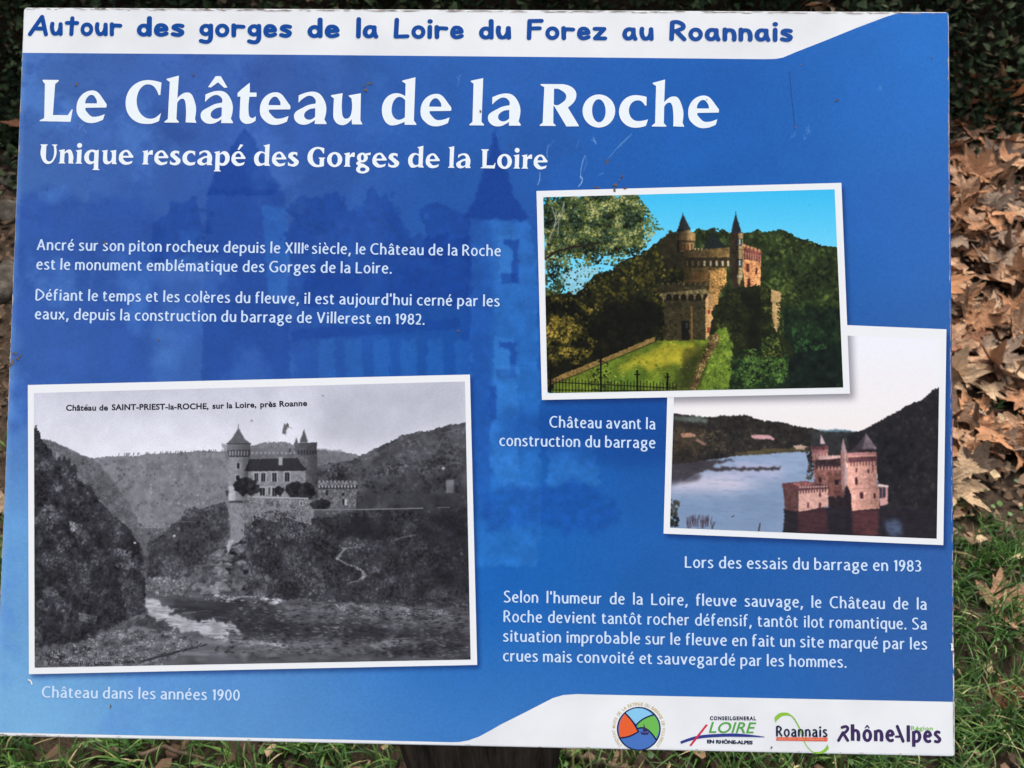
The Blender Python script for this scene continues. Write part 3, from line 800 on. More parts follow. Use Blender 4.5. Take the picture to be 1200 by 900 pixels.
    c.dabs(A("120,765 466,615 655,615 620,795 100,805"), 900, (.5, 1.4), [(96, 116, 42), (140, 144, 52), (76, 98, 38), (166, 156, 60)], .3, asp=1.6)
    c.poly(A("72,762 120,738 300,668 465,598 466,616 360,660 140,752 76,780"), (134, 110, 66), 0, .6, .35, 2)
    c.line(A("74,780 140,754 300,688 466,618"), 1.2, (52, 46, 24), .8)
    c.poly(A("700,560 730,570 752,640 742,800 625,800 660,700 690,620"), (108, 128, 50), .6, 2, .3, 4)
    c.dabs(A("700,560 730,570 752,640 742,800 640,800 665,700"), 500, (.6, 1.6), [(88, 112, 44), (134, 148, 62), (70, 90, 38)], .5)
    c.poly(A("668,590 706,590 700,630 676,660 640,730 618,800 590,800 618,720 650,660"), (106, 88, 54), 0, 1.2, .4, 2)
    c.dabs(A("672,592 704,592 690,640 640,730 615,800 594,800 620,720"), 220, (.6, 1.4), [(140, 120, 78), (74, 60, 38), (160, 138, 92)], .8)
    c.poly(A("570,640 680,620 650,640 600,790 560,800"), (44, 44, 24), 4, 3, .3, 5, .5)
    for i, x in enumerate(range(76, 545, 12)):
        top = 752 + (i % 2) * 6 + i * .4
        c.line(A(f"{x},{top} {x},808"), .9, (18, 18, 14), .9)
    for x, t_ in ((80, 700), (265, 676), (400, 725), (512, 735)):
        c.line(A(f"{x},{t_} {x},808"), 2.0, (16, 16, 12)); c.line(A(f"{x-9},{t_+14} {x+9},{t_+14}"), 1.3, (16, 16, 12))
    c.line(A("70,766 545,790"), .9, (18, 18, 14)); c.line(A("70,796 545,800"), .9, (18, 18, 14))
    c.dabs(A("230,690 300,690 310,800 220,800"), 90, (.7, 1.7), [(34, 40, 20), (50, 56, 26)], .8)
    # scratches of the laminate over the dark leaves
    for s_ in ("1135,60 1140,62", "110,150 130,110", "92,190 112,140"): c.line(A(s_), 1, (190, 190, 186), .5)
    for _ in range(28):
        x = rng.uniform(60, 170); y = rng.uniform(100, 300); c.line(A(f"{x},{y} {x+rng.normal(0,8)},{y+rng.uniform(5,30)}"), .5, (186, 186, 176), .4)
    for _ in range(12):
        x, y = rng.uniform(60, 1140), rng.uniform(90, 780); c.line(A(f"{x},{y} {x+4},{y+3}"), .9, (60, 90, 100), .4)
    c.a *= 1 + rng.normal(0, .03, (c.h, c.w, 1))
    c.blur(.42)
    g_ = c.a.mean(2, keepdims=True); c.a = np.clip(g_ + (c.a - g_) * 1.06, 0, 1) ** 1.08
    return c


def paint_lake():
    c = Canvas(782, 382, 1106, 636, 3.)
    C = lambda s: Z(s, 770, 375, 3.334); D = lambda s: Z(s, 890, 480, 6.43)
    t = np.clip((c.PY - 400) / 100, 0, 1)[..., None]
    c.a = (np.array((238, 238, 242)) * (1 - t) + np.array((242, 234, 230)) * t) / 255 * np.ones_like(c.a)
    c.poly(C("30,500 300,480 650,470 760,600 1100,700 1100,860 30,860"), (140, 158, 184), 0)
    for s_, cl_, so, al in (("60,590 280,600 440,640 300,690 60,680", (218, 208, 222), 14, .85), ("300,540 480,520 590,520 560,600 400,600", (150, 168, 196), 8, .7), ("50,680 500,660 500,840 50,830", (122, 144, 174), 16, .8), ("240,560 480,560 500,620 300,620", (186, 182, 206), 8, .6)):
        c.poly(C(s_), cl_, so, 4, .08, 8, al, 4)
    c.put(np.clip((fbm(c.h, c.w, 5, 4, 6.) - .55) * 5, 0, 1) * (c.PY > 530) * .25, (96, 120, 158))
    c.poly(C("630,425 660,432 700,427 735,430 775,436 800,470 640,480"), (98, 124, 136), .5, .6, .2, 4)
    c.poly(C("640,440 770,440 760,480 640,480"), (64, 70, 66), .6, 1, .3, 4)
    lh = C("55,366 100,370 130,372 165,378 200,380 240,375 300,374 340,372 385,385 420,396 470,397 520,410 560,418 600,423 645,432 660,520 560,515 470,520 300,532 120,560 55,565")
    c.poly(lh, (44, 40, 38), 0, 1, .3, 5)
    c.dabs(lh, 700, (.8, 2.4), [(56, 52, 44), (34, 32, 32), (66, 62, 50)], .5)
    c.poly(C("62,375 200,384 190,402 62,392"), (108, 120, 112), 2, 1.5, .3, 4, .7)
    c.poly(C("62,415 130,420 190,440 180,500 62,520"), (66, 56, 46), 3, 3, .5, 4, .8)
    c.dabs(C("62,420 260,430 300,510 62,540"), 260, (.6, 1.6), [(92, 76, 56), (46, 42, 34), (74, 68, 46)], .6)
    c.poly(C("92,446 120,440 152,448 150,458 96,458"), (176, 130, 106), .4, .5, .2, 2); c.poly(C("155,462 190,484 186,492 152,472"), (140, 108, 96), .4, .5)
    c.poly(C("365,452 400,448 440,452 460,464 455,472 430,464 400,466 372,462"), (206, 156, 158), .3, .5, .1, 2)
    c.poly(C("300,522 420,505 560,500 590,512 460,520 320,532"), (92, 82, 56), 1, 1, .3, 3, .8)
    c.poly(C("530,492 560,488 592,496 590,506 545,506"), (190, 160, 140), .5, .5, .2, 2)
    c.poly(C("55,556 280,545 300,552 230,562 220,575 480,576 480,588 300,588 180,590 100,625 55,632"), (50, 42, 44), 1.5, 1.5, .3, 4, .85, 3)
    c.poly(C("55,600 180,600 160,630 80,640 55,650"), (66, 62, 70), 4, 2, .2, 4, .8)
    c.poly(C("600,436 780,440 780,560 600,560"), (50, 50, 50), .6, 1, .2, 4)
    rh = C("735,462 770,440 800,432 830,415 870,398 900,376 930,365 960,345 1000,322 1030,318 1060,290 1085,270 1105,262 1110,870 870,860 860,600 780,560")
    c.poly(rh, (34, 32, 35), 0, 1, .18, 6); c.dabs(rh, 500, (1, 3), [(40, 38, 40), (28, 28, 32), (46, 42, 42)], .5)
    # dark water with reflections
    c.poly(C("495,740 680,730 860,720 1100,740 1100,870 495,850"), (40, 36, 42), 1.2, 1.5, .2, 6)
    c.poly(C("548,748 660,730 670,830 552,832"), (84, 50, 54), 3, 1, .2, 4, .7); c.poly(C("760,745 866,742 862,850 766,838"), (98, 56, 58), 3, 1, .2, 4, .8)
    c.poly(C("890,790 940,775 960,840 900,850"), (92, 108, 138), 5, 2, .2, 4, .75)
    c.put(c.mask(C("495,740 1100,740 1100,870 495,850")) * np.clip((fbm(c.h, c.w, 4, 3, 6.) - .55) * 5, 0, 1) * .3, (22, 20, 28))
    # castle
    c.dabs(C("575,500 605,490 625,560 600,630 580,620 590,560"), 160, (.8, 1.8), [(40, 38, 40), (56, 52, 46)], .9)
    pk = (216, 162, 158)
    c.poly(D("392,290 515,280 515,345 520,385 395,388"), (176, 120, 116), 0, .5, .25, 2)
    c.poly(D("385,278 515,272 518,300 388,305"), (118, 76, 78), .3, .5, .3, 2)
    for x in range(405, 512, 24): c.poly(D(f"{x},330 {x+11},330 {x+11},368 {x},368"), (216, 166, 158), .2, .2)
    c.poly(D("463,188 478,220 494,258 456,262"), (206, 178, 182), .3, .3); c.poly(D("470,278 488,278 488,306 470,306"), (90, 52, 56), .3)
    c.poly(D("410,380 612,358 618,640 520,650 410,560"), (146, 98, 90), 0, .8, .25, 3)
    c.poly(D("440,352 610,345 610,372 440,384"), (220, 176, 168), .3, .6, .2, 2)
    c.poly(D("415,386 606,368 608,440 420,448"), (66, 48, 52), .4, .5, .3, 2)
    for x in range(440, 600, 25): c.poly(D(f"{x},430 {x+12},428 {x+12},456 {x},458"), (196, 140, 130), .2, .2)
    c.poly(D("510,480 615,470 620,700 520,710"), (130, 84, 76), 1, 2, .3, 3, .8)
    for s_ in ("445,514 466,512 466,548 445,550", "566,530 596,526 596,570 566,570"): c.poly(D(s_), (50, 34, 40), .3, .3)
    c.poly(D("520,655 640,640 700,640 700,760 515,735"), (42, 34, 38), .6, 1.5, .3, 3)
    c.poly(D("560,610 640,600 620,660 560,660"), (112, 70, 64), 1, 2, .3, 3, .8)
    c.poly(D("614,322 652,322 654,600 622,606"), (172, 128, 120), 0, .4, .25, 2); c.poly(D("640,322 657,322 658,590 642,598"), (214, 170, 158), .4, .3, .2, 2, .6)
    c.poly(D("628,212 642,262 656,322 612,324 620,262"), (178, 146, 150), .3, .3)
    c.poly(D("642,590 665,560 700,580 698,700 640,690"), (38, 32, 36), .6, 1, .2, 3)
    c.poly(D("660,340 882,334 882,560 900,600 900,745 695,764 690,640 662,580"), (224, 166, 146), 0, .4, .16, 3)
    c.dabs(D("665,430 880,430 895,740 700,755"), 220, (.7, 1.8), [(232, 178, 172), (206, 146, 144)], .4)
    c.poly(D("655,326 882,318 882,342 658,350"), (190, 132, 130), .3, .3, .2, 2)
    c.poly(D("664,362 884,352 884,388 664,400"), (104, 66, 72), .3, .3, .3, 2)
    for x in range(684, 880, 23): c.poly(D(f"{x},384 {x+9},383 {x+8},424 {x+1},425"), (92, 56, 62), .2, .2)
    c.poly(D("802,178 822,212 852,250 882,292 880,306 756,308 690,330 668,318 740,262"), (62, 54, 60), .3, .5, .1, 3)
    c.poly(D("802,180 852,250 882,294 776,300 790,240"), (106, 92, 98), .5, .4, .1, 3)
    for s_ in ("716,516 736,508 742,560 730,572 722,560", "756,626 778,622 782,670 758,672", "858,632 874,630 876,668 860,670", "812,452 826,450 826,478 814,480", "850,420 858,420 858,470 850,470", "728,440 736,440 734,470 722,474"): c.poly(D(s_), (70, 36, 46), .4, .2)
    c.line(D("690,600 890,590"), 1.0, (176, 124, 122), .7)
    c.poly(D("895,560 974,574 968,590 880,580"), (226, 200, 196), .2, .2); c.poly(D("900,586 966,586 966,715 905,728"), (208, 156, 152), .2, .3)
    c.poly(D("902,588 950,588 950,664 904,668"), (58, 50, 58), .3, .3); c.line(D("925,590 925,664"), .6, (200, 160, 156))
    c.poly(D("170,556 350,540 518,572 516,606 296,612 172,590"), (96, 60, 62), 0, .4, .3, 2)
    c.poly(D("230,556 350,545 440,560 300,582"), (150, 96, 94), .5, .6, .4, 2)
    for x in range(300, 512, 20): c.poly(D(f"{x},{582-(x-300)*.04} {x+11},{580-(x-300)*.04} {x+11},{592-(x-300)*.04} {x},{594-(x-300)*.04}"), (226, 190, 182), .1, .1)
    c.poly(D("178,590 296,606 292,770 190,756"), (92, 62, 60), 0, .6, .3, 3)
    c.poly(D("296,612 516,596 516,728 292,772"), (230, 178, 162), 0, .4, .15, 3)
    for x in range(302, 512, 21): c.poly(D(f"{x},{612-(x-300)*.07} {x+12},{611-(x-300)*.07} {x+9},{634-(x-300)*.07} {x+2},{634-(x-300)*.07}"), (84, 46, 52), .2, .1)
    for s_ in ("448,624 462,622 462,658 448,660", "358,704 372,702 372,740 358,742", "446,704 464,700 464,744 446,746"): c.poly(D(s_), (88, 46, 54), .3, .2)
    dx = lambda v: 890 + v / 6.43
    def hg(x0, x1, a, b): return lambda X, Y: a + (b - a) * np.clip((X - dx(x0)) / ((x1 - x0) / 6.43), 0, 1)
    c.tone(D("655,318 884,318 900,745 695,764 660,600"), hg(700, 895, 1.06, .74), lim=9); c.tone(D("392,272 520,272 520,388 392,388"), hg(392, 520, .7, 1.0), lim=9)
    c.tone(D("410,360 612,358 618,650 410,640"), lambda X, Y: .6 + .6 * fbm(*X.shape, 8, 4)); c.tone(D("612,212 660,212 660,606 612,606"), hg(612, 655, .82, 1.08), lim=9)
    c.tone(D("296,600 516,590 516,772 292,772"), lambda X, Y: .9 + .22 * (fbm(*X.shape, 8, 4) - .4), lim=9); c.tone(D("668,300 882,178 882,310 668,320"), hg(690, 880, .8, 1.2))
    for _ in range(200):
        x, y = rng.uniform(300, 890), rng.uniform(430, 750)
        if (x > 665 and y < 745) or (x < 512 and y > 640): c.line(D(f"{x},{y} {x+rng.uniform(6,18)},{y+rng.normal(0,.8)}"), .4, (140, 92, 88), .3)
    for _ in range(160):
        x, y = rng.uniform(60, 1085), rng.uniform(560, 840)
        if 480 < x < 900 and y < 745 or (x > 900 and y < 740): continue
        c.line(C(f"{x},{y} {x+rng.uniform(6,30)},{y+rng.normal(0,.6)}"), .5, (210, 206, 220) if x < 480 else (92, 74, 84), .16)
    c.tone(C("560,436 1105,260 1105,745 900,745 860,560"), lambda X, Y: .75 + .7 * (fbm(*X.shape, 22, 5) - .1), 1)
    # near shore plants
    c.dabs(C("50,700 92,705 80,760 95,805 50,812"), 130, (.7, 1.9), [(34, 36, 34), (56, 56, 48)], .9)
    for _ in range(50):
        x = rng.uniform(115, 215); y = rng.uniform(760, 790); c.line(C(f"{x},{y+30} {x+rng.normal(0,5)},{y}"), .7, (66, 48, 56), .7)
    for s_ in ("395,825 402,795 398,825", "292,770 300,765", "215,815 225,790"): c.line(C(s_), 1.2, (50, 46, 50), .8)
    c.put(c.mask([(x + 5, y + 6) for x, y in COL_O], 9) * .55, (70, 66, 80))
    c.a *= 1 + rng.normal(0, .022, (c.h, c.w, 1))
    c.blur(.5)
    return c


def paint_old():
    c = Canvas(36, 442, 556, 786, 2.6)
    E = lambda s: Z(s, 25, 430, 2.222); F = lambda s: Z(s, 240, 480, 5.294); G = lambda s: Z(s, 30, 480, 2.903); Hh = lambda s: Z(s, 290, 600, 4.3636)
    X = c.PX; t = np.clip((c.PY - 445) / 90, 0, 1)[..., None]
    c.a = (np.array((200, 201, 212)) * (1 - t) + np.array((232, 231, 238)) * t) / 255 * np.ones_like(c.a)
    c.a *= 1 + (fbm(c.h, c.w, 60, 5) - .5)[..., None] * .12
    c.poly(E("760,60 1160,40 1160,150 960,200 860,215 760,190"), (170, 170, 182), 20, 10, .1, 20, .5)
    g = lambda v: (v, v - 1, v + 4)
    bh = E("33,186 70,190 110,208 150,228 185,238 230,232 300,232 340,226 400,224 470,218 530,220 600,205 640,196 690,196 720,208 760,216 830,222 870,226 900,240 900,420 33,640")
    c.poly(bh, g(122), 0, .8, .22, 7); mk = c.mask(bh, 0, .8)
    c.dabs(bh, 3200, (.8, 2.2), [g(106), g(130), g(118), g(98), g(140)], .4, mk=mk)
    for _ in range(40):
        x = rng.uniform(240, 530); c.line(E(f"{x},{232-(x-240)*.04} {x+2},{226-(x-240)*.04}"), 1, g(90), .7)
    c.poly(E("30,420 1180,420 1180,790 30,790"), g(92), 0, 0, .25, 8)
    c.dabs(E('200,410 600,400 600,600 200,600'), 1500, (.8, 2.4), [g(70), g(86), g(100), g(118)], .5)
    sl = E("40,186 90,196 150,226 200,250 240,300 290,370 320,440 300,480 180,400 100,300")
    c.poly(sl, g(94), 1, 1.5, .25, 6, .85); c.dabs(sl, 900, (.8, 2), [g(84), g(108), g(72)], .45)
    c.poly(E("520,200 600,210 780,214 830,216 860,230 860,300 700,300 560,300"), g(104), 1, 1, .3, 5, .6)
    rh = E("770,262 800,250 850,246 890,228 930,208 960,196 990,178 1020,172 1060,166 1110,152 1160,145 1175,640 760,600 760,420")
    c.poly(rh, g(78), 0, .9, .3, 8); mr = c.mask(rh, 0, .9)
    c.dabs(rh, 2600, (.8, 2.6), [g(70), g(90), g(58), g(102)], .45, mk=mr)
    c.poly(E("900,290 1160,270 1170,620 1000,560 880,470 870,370"), g(50), 10, 5, .3, 8, .7)
    c.dabs(E("770,270 830,250 890,300 880,330 780,320"), 160, (1, 2.6), [g(48), g(62)], .8)
    c.dabs(E("960,200 1040,165 1035,172 960,196"), 30, (.8, 1.8), [g(70)], .9)
    c.line(E("780,262 870,255 930,225 1000,195 1150,160"), .9, g(120), .4); c.line(E("890,300 1000,250 1150,225"), .9, g(104), .35)
    c.dabs(E("880,260 1150,200 1150,330 900,330"), 420, (1, 2.8), [g(44), g(60), g(52)], .6)
    # middle distance trees by the river
    mt = E("330,460 360,440 400,410 430,370 470,370 500,360 535,355 550,420 520,470 470,520 420,550 330,560")
    c.poly(mt, g(62), 1, 3, .3, 5); c.dabs(mt, 900, (.8, 2.4), [g(52), g(74), g(40), g(88)], .6)
    c.line(G("410,385 500,380 580,382"), 1.2, g(110), .5); c.line(G("415,470 440,455 500,430"), 1, g(100), .4)
    c.poly(E("150,400 600,380 600,600 200,600"), g(96), 0, 0, .2, 6) if False else None
    # rock spur below the castle
    c.poly(E("415,592 440,552 480,512 520,462 540,430 545,395 620,420 640,520 660,600 540,608"), g(92), .6, 3, .5, 4)
    spur = E("530,470 560,445 600,420 640,400 760,395 870,375 1160,365 1175,650 1100,640 900,620 650,605 560,598 530,560 522,510")
    c.poly(spur, g(52), 0, 4, .45, 6); ms = c.mask(spur, 0, 4)
    c.dabs(spur, 6500, (.5, 2.0), [g(30), g(40), g(52), g(66), g(84)], .6, mk=ms)
    for cx0, cy0, cx1, cy1, n_, lo_ in ((530, 480, 600, 590, 70, 0), (600, 545, 665, 600, 50, 1), (590, 400, 760, 500, 120, 0)):
        for _ in range(n_):
            x, y = rng.uniform(cx0, cx1), rng.uniform(cy0, cy1); w, h = rng.uniform(5, 18), rng.uniform(5, 20)
            c.poly(E(" ".join(f"{x+w*dx+rng.normal(0,2):.1f},{y+h*dy+rng.normal(0,2):.1f}" for dx, dy in ((-.4, .2), (0, -.5), (.4, -.2), (.2, .5)))), g(rng.choice((36, 52, 70, 88)) + 34 * lo_), .3, .5, .3, 2, .6)
    for _ in range(300):      # fractured rock facets
        x, y = rng.uniform(425, 575), rng.uniform(430, 602)
        if y < 600 - (x - 420) * 1.25: continue
        w, h = rng.uniform(8, 40), rng.uniform(5, 18)
        c.poly(E(" ".join(f"{x+w*dx+rng.normal(0,2):.1f},{y+h*dy+rng.normal(0,2):.1f}" for dx, dy in ((-.5, .1), (.1, -.5), (.5, -.1), (.2, .5)))), g(rng.choice((60, 84, 108, 124, 138, 150)) - (40 if x > 535 else 0)), .35, .8, .4, 2, .8)
    for x0_, y0_ in ((640, 430), (700, 420), (820, 480), (900, 500), (1000, 520), (760, 540), (860, 580), (1080, 480)):
        for _ in range(26):
            x, y = x0_ + rng.normal(0, 40), y0_ + rng.normal(0, 22); c.line(E(f"{x},{y} {x+rng.normal(0,5)},{y-rng.uniform(4,14)}"), rng.uniform(.4, .9), g(rng.choice((84, 70, 34, 28))), .5)
    c.poly(E("820,390 960,390 960,450 830,450"), g(30), 5, 4, .2, 5, .7); c.poly(E("1030,370 1165,370 1170,600 1060,540"), g(30), 10, 5, .2, 6, .7)
    c.dabs(E("900,480 1150,460 1160,600 900,600"), 500, (1, 2.6), [g(56), g(66), g(44)], .4)
    # castle
    wl = g(128)
    c.poly(F("285,268 380,262 560,262 700,285 700,310 285,310"), g(104), 0, .4, .2, 3)
    for x in range(290, 560, 26): c.poly(F(f"{x},262 {x+13},262 {x+13},276 {x},276"), g(150), .2, .2)
    c.poly(F("580,284 692,284 694,420 700,560 640,560 620,400"), g(104), 0, .4, .25, 3); c.poly(F("655,286 694,286 698,520 670,520"), g(92), 2, .5, .2, 3, .7)
    c.poly(F("556,208 696,202 696,240 690,284 575,286 570,262 556,262"), g(92), 0, .5, .25, 2)
    for x in range(578, 690, 18): c.poly(F(f"{x},252 {x+8},252 {x+8},278 {x},278"), g(46), .2)
    c.poly(F("615,122 627,160 638,192 636,204 592,204 590,192 603,160"), g(84), .3, .3); c.poly(F("568,172 580,208 557,208"), g(90), .3)
    c.line(F("528,245 528,262"), 1.8, g(60))
    c.poly(F("152,292 268,292 268,400 262,580 150,580 155,420"), g(140), 0, .4, .15, 3); c.poly(F("232,296 268,296 268,420 240,420"), g(108), 2, .3, .1, 3, .6)
    c.poly(F("138,210 284,210 284,252 138,252"), g(112), 0, .3, .12, 2); c.poly(F("140,250 282,250 274,294 148,294"), g(64), 0, .3, .1, 2)
    for x in range(152, 276, 18): c.poly(F(f"{x},256 {x+8},256 {x+8},286 {x},286"), g(168), .2)
    c.poly(F("208,112 226,148 250,184 286,212 134,214 168,180 190,146"), g(92), .3, .3, .15, 3); c.line(F("208,114 208,92"), .7, g(70)); c.line(F("134,212 286,211"), .8, g(50))
    for s_ in ("200,332 216,332 216,368 200,368", "194,408 216,408 216,442 194,442"):
        q = F(s_); c.poly([(x + dx, y + dy) for (x, y), dx, dy in zip(q, (-1.3, 1.3, 1.3, -1.3), (-1, -1, 1, 1))], g(176), .2); c.poly(q, g(36), .2)
    c.poly(F("148,474 190,474 190,560 148,570"), g(176), .3, .3, .1, 2); c.poly(F("128,502 150,502 150,510 140,540 134,540"), g(60), .3)
    c.poly(F("250,378 625,374 628,546 255,546"), g(132), 0, .4, .15, 3)
    c.poly(F("278,308 575,300 600,335 630,372 628,380 246,382"), g(46), 0, .3, .15, 2); c.poly(F("458,294 482,294 482,345 458,345"), g(160), .2)
    for (x, y, w_, h_) in ((308, 394, 24, 50), (350, 394, 26, 52), (418, 392, 28, 56), (496, 390, 30, 56), (340, 486, 34, 46), (394, 482, 12, 44), (418, 484, 28, 54), (460, 500, 16, 40)):
        c.poly(F(f"{x-6},{y-6} {x+w_+6},{y-6} {x+w_+6},{y+h_} {x-6},{y+h_}"), g(186), .2); c.poly(F(f"{x},{y} {x+w_},{y} {x+w_},{y+h_} {x},{y+h_}"), g(44), .2); c.line(F(f"{x+w_/2},{y} {x+w_/2},{y+h_}"), .5, g(140))
    c.poly(F("680,470 945,462 940,612 780,616 776,560 690,560"), g(112), 0, .4, .25, 3); c.dabs(F("690,490 940,485 935,605 790,605"), 260, (.4, 1.1), [g(132), g(92), g(120)], .5)
    c.poly(F("700,472 950,466 950,492 705,494"), g(60), .2, .2)
    for x in range(705, 945, 20): c.poly(F(f"{x},{472-(x-700)*.02} {x+10},{472-(x-700)*.02} {x+8},{486} {x+2},{486}"), g(196), .15)
    for x in range(705, 945, 24): c.poly(F(f"{x},440 {x+13},440 {x+13},456 {x},456"), g(148), .15)
    c.poly(F("700,452 948,446 948,466 700,470"), g(122), .3, .3, .2, 2)
    for s_ in ("750,500 764,500 764,532 750,532", "854,556 872,556 872,592 854,592", "850,516 866,516 866,534 850,534"): c.poly(F(s_), g(38), .2)
    c.poly(F("868,556 880,556 880,594 868,594"), g(190), .2)
    for (cx, cy, rx, ry) in ((250, 474, 66, 50), (300, 492, 42, 30), (570, 500, 66, 52), (630, 505, 50, 54), (462, 505, 24, 26), (720, 590, 60, 30), (330, 690, 34, 48)):
        el = [(240 + (cx + rx * math.cos(a)) / 5.294, 480 + (cy + ry * math.sin(a)) / 5.294) for a in np.linspace(0, 6.2, 16)]
        c.poly(el, g(36), .3, 1.6, .3, 3); c.dabs(el, 170, (.5, 1.5), [g(30), g(52), g(42)], .7)
        for _ in range(9):
            a = rng.uniform(0, 6.3); q = rng.uniform(.7, 1.05); bx, by = 240 + (cx + rx * q * math.cos(a)) / 5.294, 480 + (cy + ry * q * math.sin(a) * .95) / 5.294
            rb = rng.uniform(1.6, 3.6); c.poly([(bx + rb * math.cos(k), by + rb * .8 * math.sin(k)) for k in np.linspace(0, 5.4, 7)], g(rng.choice((34, 44, 54))), .3, .8, .4, 2)
    bast = F("148,574 230,574 300,540 640,548 650,620 662,716 600,700 420,640 330,690 250,700 240,790 200,830 160,820 158,700")
    c.poly(bast, g(124), 0, .6, .2, 3); c.dabs(bast, 900, (.4, 1.1), [g(140), g(106), g(118), g(92)], .5)
    c.poly(F("148,574 230,574 250,700 240,790 200,830 165,820"), g(142), 3, .6, .1, 3, .5)
    c.line(F("300,542 420,545 640,550"), 1.2, g(186), .8); c.poly(F("588,568 608,568 608,596 588,596"), g(196), .2); c.poly(F("593,572 603,572 603,592 593,592"), g(30), .1)
    c.poly(F("150,566 235,566 235,578 150,578"), g(70), .3)
    c.dabs(F("300,660 430,620 640,690 700,800 300,900"), 700, (.5, 1.6), [g(58), g(44), g(78), g(90)], .65)
    c.poly(F("150,810 186,810 160,860 140,900 136,850"), g(186), .5, .6, .1, 2, .8)
    c.line(E("760,372 900,371 1045,368"), 1.6, g(124), .8); c.line(E("1085,366 1115,366"), 1.4, g(110), .7); c.poly(E("1106,294 1126,294 1126,328 1106,328"), g(112), .3, .4)
    c.poly(Hh("470,180 500,184 570,174 500,195 475,225 470,240 560,285 600,300 606,330 590,350 500,368 560,345 585,330 580,300 452,242 460,225 490,192"), g(146), .5, 1, .3, 3, .8)
    c.line(Hh("730,155 790,130 860,118"), 1.2, g(104), .6)
    fx_ = lambda v: 240 + v / 5.294
    def fg(x0, x1, a, b): return lambda X, Y: a + (b - a) * np.clip((X - fx_(x0)) / ((x1 - x0) / 5.294), 0, 1)
    c.tone(F("138,212 284,212 284,300 268,400 262,580 150,580"), fg(150, 275, 1.06, .7), lim=9); c.tone(F("250,376 628,374 628,546 255,546"), lambda X, Y: .74 + .3 * fbm(*X.shape, 8, 4))
    c.tone(F("570,208 696,206 700,560 620,560"), fg(580, 696, .95, .66)); c.tone(F("148,566 662,548 662,716 420,640 240,790 160,820"), lambda X, Y: (.66 + .55 * fbm(*X.shape, 14, 5)))
    c.tone(F("680,440 950,440 945,612 780,616 690,560"), lambda X, Y: .62 + .5 * fbm(*X.shape, 8, 4))
    for _ in range(520):      # ivy and scrub climbing the rampart and the rock
        x, y = rng.normal(430, 150), rng.normal(760, 90); L = rng.uniform(6, 22)
        if y < 640 + abs(x - 480) * .05 or x < 230: continue
        c.line(F(f"{x},{y} {x+rng.normal(0,5)},{y-L}"), rng.uniform(.4, 1.1), g(rng.choice((28, 40, 58, 80, 104))), .55)
    c.tone(E("520,400 1165,365 1175,640 600,610"), lambda X, Y: .62 + .8 * fbm(*X.shape, 34, 5, 1.5), 2)
    c.tone(E("770,262 990,178 1165,145 1165,366 880,370"), lambda X, Y: .66 + .7 * fbm(*X.shape, 30, 5, 2.), 1.5)
    c.tone(E("33,186 530,218 540,400 330,450 200,350"), lambda X, Y: .88 + .34 * (fbm(*X.shape, 26, 5, 1.8) - .15), 1)
    # left cliff
    cl_ = E("30,150 42,165 50,190 75,215 95,245 120,245 145,290 185,315 205,350 240,385 280,425 310,465 322,510 322,560 326,640 290,650 255,662 215,705 160,715 100,735 30,745")
    c.poly(cl_, g(48), 0, 2.2, .35, 6); mc = c.mask(cl_, 0, 2.2)
    c.dabs(cl_, 5200, (.5, 2.2), [g(26), g(36), g(48), g(64), g(84)], .62, mk=mc)
    for _ in range(420):
        x, y = rng.uniform(34, 325), rng.uniform(300, 730)
        if y < 150 + x * 1.05 or (y > 660 and x > 230): continue
        w, h = rng.uniform(4, 26), rng.uniform(6, 40)
        c.poly(E(" ".join(f"{x+w*dx+rng.normal(0,2):.1f},{y+h*dy+rng.normal(0,2):.1f}" for dx, dy in ((-.5, .2), (.1, -.5), (.5, -.1), (.1, .5)))), g(rng.choice((22, 30, 40, 62, 84))), .6, 1.6, .5, 2, .42)
    for x0_, y0_, h_ in ((38, 190, 40), (44, 205, 30), (52, 215, 26), (112, 255, 22), (124, 262, 26), (138, 270, 18), (98, 250, 16)):
        for k in range(26):      # conifers on the skyline
            t_ = k / 26; yy = y0_ - h_ * (1 - t_); ww = 2 + 11 * t_
            c.line(E(f"{x0_-ww*rng.random()},{yy+3} {x0_+ww*rng.random()},{yy+rng.normal(0,2)+2}"), 1.0, g(rng.choice((36, 46, 54))), .85)
    for s_, v in (("55,350 90,360 80,440 50,430", 92), ("125,400 160,410 150,450 128,430", 120), ("250,470 290,480 280,530 245,520", 84), ("90,430 130,440 130,540 95,520", 80), ("260,560 320,580 320,640 270,640", 72), ("150,640 200,650 190,670 150,660", 92)):
        c.dabs(E(s_), 130, (.6, 1.9), [g(v), g(v - 22), g(v + 12)], .6)
    c.tone(E("30,150 325,480 326,650 100,740 30,745"), lambda X, Y: .5 + 1.0 * fbm(*X.shape, 30, 5, .8), 2)
    # river and banks
    c.poly(E("322,600 340,566 430,570 470,592 650,604 1175,630 1180,790 30,790 30,745 210,708 330,655"), g(84), 0, 2, .35, 6, 1, 5)
    c.poly(E("325,556 360,545 430,552 445,572 400,590 330,588"), g(108), 1.5, 4, .5, 3, .9); c.dabs(E("325,545 440,545 460,600 330,596"), 130, (.6, 1.8), [g(70), g(104), g(134), g(150)], .6)
    c.poly(E("395,600 560,608 680,640 720,700 640,710 520,690 430,655 400,640"), g(48), 5, 5, .4, 4, .9, 5)
    c.poly(E("325,604 385,612 408,628 396,640 420,656 500,668 590,694 520,712 420,700 372,670 330,650"), g(178), 2.2, 6, .3, 3, .92, 4)
